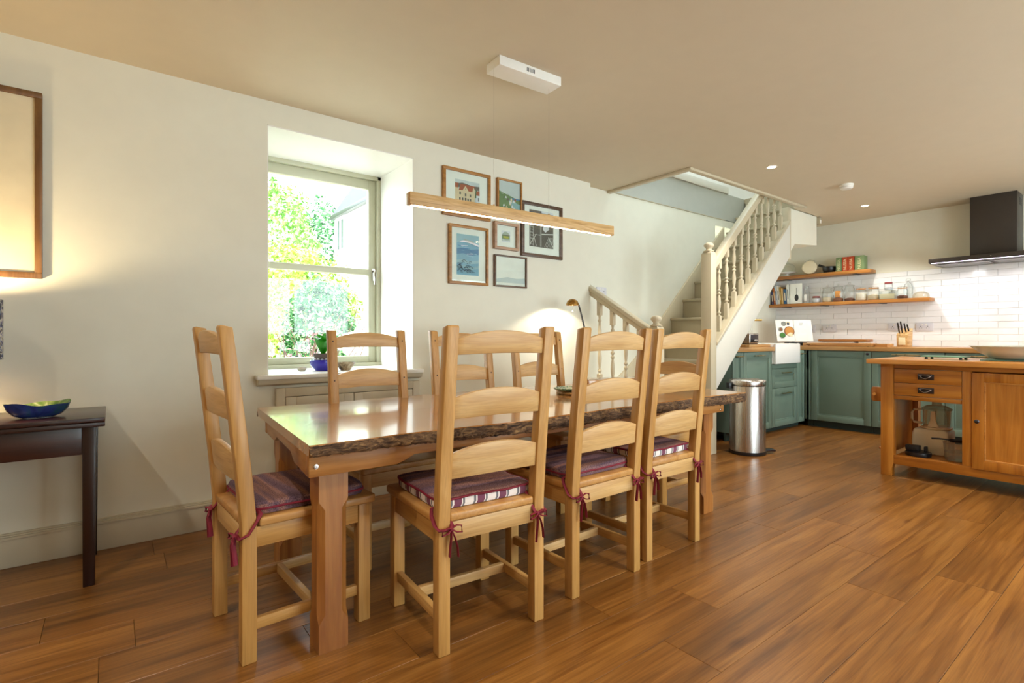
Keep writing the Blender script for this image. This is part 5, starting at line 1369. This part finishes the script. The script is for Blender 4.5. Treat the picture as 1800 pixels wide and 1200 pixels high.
tag(m.build('steel_bowl', 'satin', None, loc=(4.99, 0.73, IZ+0.009), smooth=50), 'wide shallow brushed steel bowl on the island top', 'bowl')

# ------------------------------------------------------------------ PEDAL BIN
t = thing('pedal_bin', 'tall brushed steel pedal bin standing at the end of the green cabinets', 'bin', (4.53, 2.42, 0))
MB().lathe([(0, 0), (0.152, 0), (0.155, 0.004), (0.155, 0.03), (0, 0.03)], 40).build('base_ring', 'black', t)
MB().lathe([(0.15, 0.03), (0.15, 0.60), (0.147, 0.605), (0, 0.605)], 48, cap=False).build('body', 'steel', t, smooth=50)
MB().lathe([(0.153, 0.612), (0.155, 0.618), (0.155, 0.648), (0.150, 0.656), (0.10, 0.664), (0, 0.668)], 48).build('lid', 'steel', t, smooth=50)
MB().lathe([(0.147, 0.604), (0.147, 0.613), (0, 0.613)], 40).build('rim', 'black', t)
MB().prism([(-0.03, 0.018), (0.03, 0.018), (0.035, 0.036), (-0.035, 0.036)], 0, 0.14, 0.235).xf(Matrix.Rotation(-0.72, 4, 'Z')).build('pedal', 'pewter', t, 0.004)
B(-0.18, -0.15, -0.03, 0.03, 0.58, 0.63).xf(Matrix.Rotation(-0.65, 4, 'Z')).build('hinge', 'black', t, 0.004)

# ------------------------------------------------------------------ GARDEN seen through the window
struct(B(-8, 22, 3.9, 30, 0.05, 0.15).build('ground', 'gravel', smooth=0))
def leaf_cloud(seed, n, fn, size, mat, parent, name='foliage'):
    r = random.Random(seed); vs = []; fs = []
    for i in range(n):
        c, nr = fn(r)
        a = Vector((r.uniform(-1, 1), r.uniform(-1, 1), r.uniform(-1, 1))).normalized()
        nr = (nr+a*0.9).normalized(); u = nr.orthogonal().normalized(); u = (Matrix.Rotation(r.uniform(0, 6.28), 3, nr) @ u); v = nr.cross(u)
        s = size*r.uniform(0.6, 1.3); c = Vector(c); o = len(vs)
        vs += [tuple(c-u*s), tuple(c+v*s*0.55+nr*s*.12), tuple(c+u*s), tuple(c-v*s*0.55+nr*s*.12)]
        fs += [(o, o+1, o+2, o+3)]
    m = MB(); m.add(vs, fs)
    me = bpy.data.meshes.new(name); me.from_pydata(vs, [], fs); me.materials.append(M[mat])
    ob = bpy.data.objects.new(name, me); COL.objects.link(ob); ob.parent = parent; ob['kind'] = 'stuff'
    return ob
def ell(r, rad, inner=0.75):
    d = Vector((r.gauss(0, 1), r.gauss(0, 1), r.gauss(0, 1))).normalized()
    k = r.uniform(inner, 1.0)*(1+0.18*math.sin(d.x*7)*math.sin(d.z*6+d.y*5))
    return Vector((d.x*rad[0]*k, d.y*rad[1]*k, d.z*rad[2]*k)), d
def bush(name, label, loc, rad, n, size, mat, seed, core='leaf2', cat='shrub'):
    t = thing(name, label, cat, loc)
    leaf_cloud(seed, n, lambda r: (lambda q: (q[0]+Vector((0, 0, rad[2])), q[1]))(ell(r, rad)), size, mat, t)
    m = MB(); m.tube([(0, 0, 0), (0.03, 0, rad[2]*0.5), (0, 0.02, rad[2])], [0.06, 0.05, 0.03], 8)
    for i in range(6):
        a = i*1.05; m.tube([(0, 0, rad[2]*0.4), (rad[0]*0.4*math.cos(a), rad[1]*0.4*math.sin(a), rad[2]*0.9), (rad[0]*0.75*math.cos(a), rad[1]*0.75*math.sin(a), rad[2]*1.2)], [0.03, 0.02, 0.008], 6)
    m.build('stem', 'twig', t)
    return t
bush('golden_hedge', 'bright yellow-green hedge across the middle of the window view', (2.35, 9.3, 0.15), (1.25, 0.6, 1.22), 11000, 0.042, 'leaf3', 1)
bush('golden_hedge', 'yellow-green shrub low at the left of the window view', (1.30, 7.4, 0.15), (0.48, 0.5, 0.82), 5200, 0.036, 'leaf3', 2)
bush('ivy_bank', 'dark ivy-covered bank at the right of the lower pane', (2.45, 7.9, 0.15), (0.52, 0.45, 0.88), 7000, 0.036, 'leaf2', 3)
bush('green_tree', 'light green tree filling the upper left of the window view', (3.0, 13.4, 0.15), (1.15, 1.2, 2.35), 11000, 0.06, 'leaf', 4, cat='tree')
bush('green_tree', 'green tree standing close against the white garden house', (4.95, 15.2, 0.15), (1.15, 1.2, 2.4), 8000, 0.06, 'leaf2', 5, cat='tree')
t = thing('flowering_shrub', 'twiggy pink-leaved shrub just outside the lower pane', 'shrub', (1.42, 5.1, 0.15))
r = random.Random(11); tips = []; m = MB()
for i in range(46):
    a = r.uniform(0, 6.28); ln = r.uniform(0.85, 1.5); el = r.uniform(0.6, 1.35)
    d = Vector((math.cos(a)*math.cos(el), math.sin(a)*math.cos(el)*0.7, math.sin(el)*0.9)); p = Vector((r.uniform(-.06, .06), r.uniform(-.06, .06), 0)); pts = [p]
    for s in range(5):
        d = (d+Vector((r.uniform(-.3, .3), r.uniform(-.3, .3), r.uniform(-.15, .12)))).normalized(); p = p+d*ln/5; pts.append(p); tips.append((p, d))
    m.tube([tuple(q) for q in pts], [0.008, 0.007, 0.006, 0.005, 0.004, 0.003], 5)
m.build('twigs', 'twig', t)['kind'] = 'stuff'
leaf_cloud(12, 2600, lambda r: (lambda q: (q[0]+Vector((r.gauss(0, .035), r.gauss(0, .035), r.gauss(0, .03))), q[1]))(r.choice(tips)), 0.018, 'leaf4', t)
# garden house
gh = thing('garden_house', 'white rendered cottage with slate roof beyond the hedge', 'house', (3.73, 7.6, 0.15))
B(0, 4.0, 0, 3.4, 0, 3.45).build('wall', 'render', gh, smooth=0)
MB().prism([(-0.06, 3.43), (2.0, 6.6), (4.06, 3.43), (4.0, 3.36), (2.0, 6.45), (0.0, 3.36)], 1, -0.1, 3.42).build('roof', 'slate', gh, smooth=0)
B(-0.10, 0.0, -0.1, 3.42, 3.34, 3.42).build('gutter', 'black', gh, 0.01)
m = MB(); m.box(-0.03, 0.0, 2.74, 2.80, 2.62, 3.34).box(-0.03, 0.0, 3.18, 3.24, 2.62, 3.34).box(-0.03, 0.0, 2.80, 3.18, 2.62, 2.68).box(-0.03, 0, 2.80, 3.18, 3.28, 3.34).box(-0.03, 0, 2.97, 3.01, 2.68, 3.28)
o = m.build('window_frame', 'white', gh); B(-0.012, -0.004, 2.80, 3.18, 2.68, 3.28).build('pane', 'paneblue', o, smooth=0)
def rock(name, label, loc, s, mat, seed):
    bm = bmesh.new(); bmesh.ops.create_icosphere(bm, subdivisions=3, radius=1)
    r = random.Random(seed); ph = [r.uniform(0, 6) for _ in range(6)]
    for v in bm.verts:
        k = 1+0.16*math.sin(v.co.x*3+ph[0])*math.sin(v.co.y*3+ph[1])+0.10*math.sin(v.co.z*5+ph[2]+v.co.x*4)
        v.co = Vector((v.co.x*s[0]*k, v.co.y*s[1]*k, v.co.z*s[2]*k))
    me = bpy.data.meshes.new(name); bm.to_mesh(me); bm.free(); me.materials.append(M[mat])
    o = bpy.data.objects.new(name, me); COL.objects.link(o); o.location = loc
    return tag(o, label, 'rock', 'garden rocks')
rock('rock', 'blue-grey boulder behind the twiggy shrub', (1.12, 6.35, 0.45), (0.28, 0.25, 0.42), 'bluestone', 1)
rock('rock', 'pale stone block of the garden wall at the lower right pane edge', (2.62, 6.6, 0.45), (0.36, 0.25, 0.26), 'stone', 2)
rock('rock', 'upper pale stone resting on the garden wall block', (2.66, 6.62, 0.95), (0.30, 0.22, 0.20), 'stone', 3)
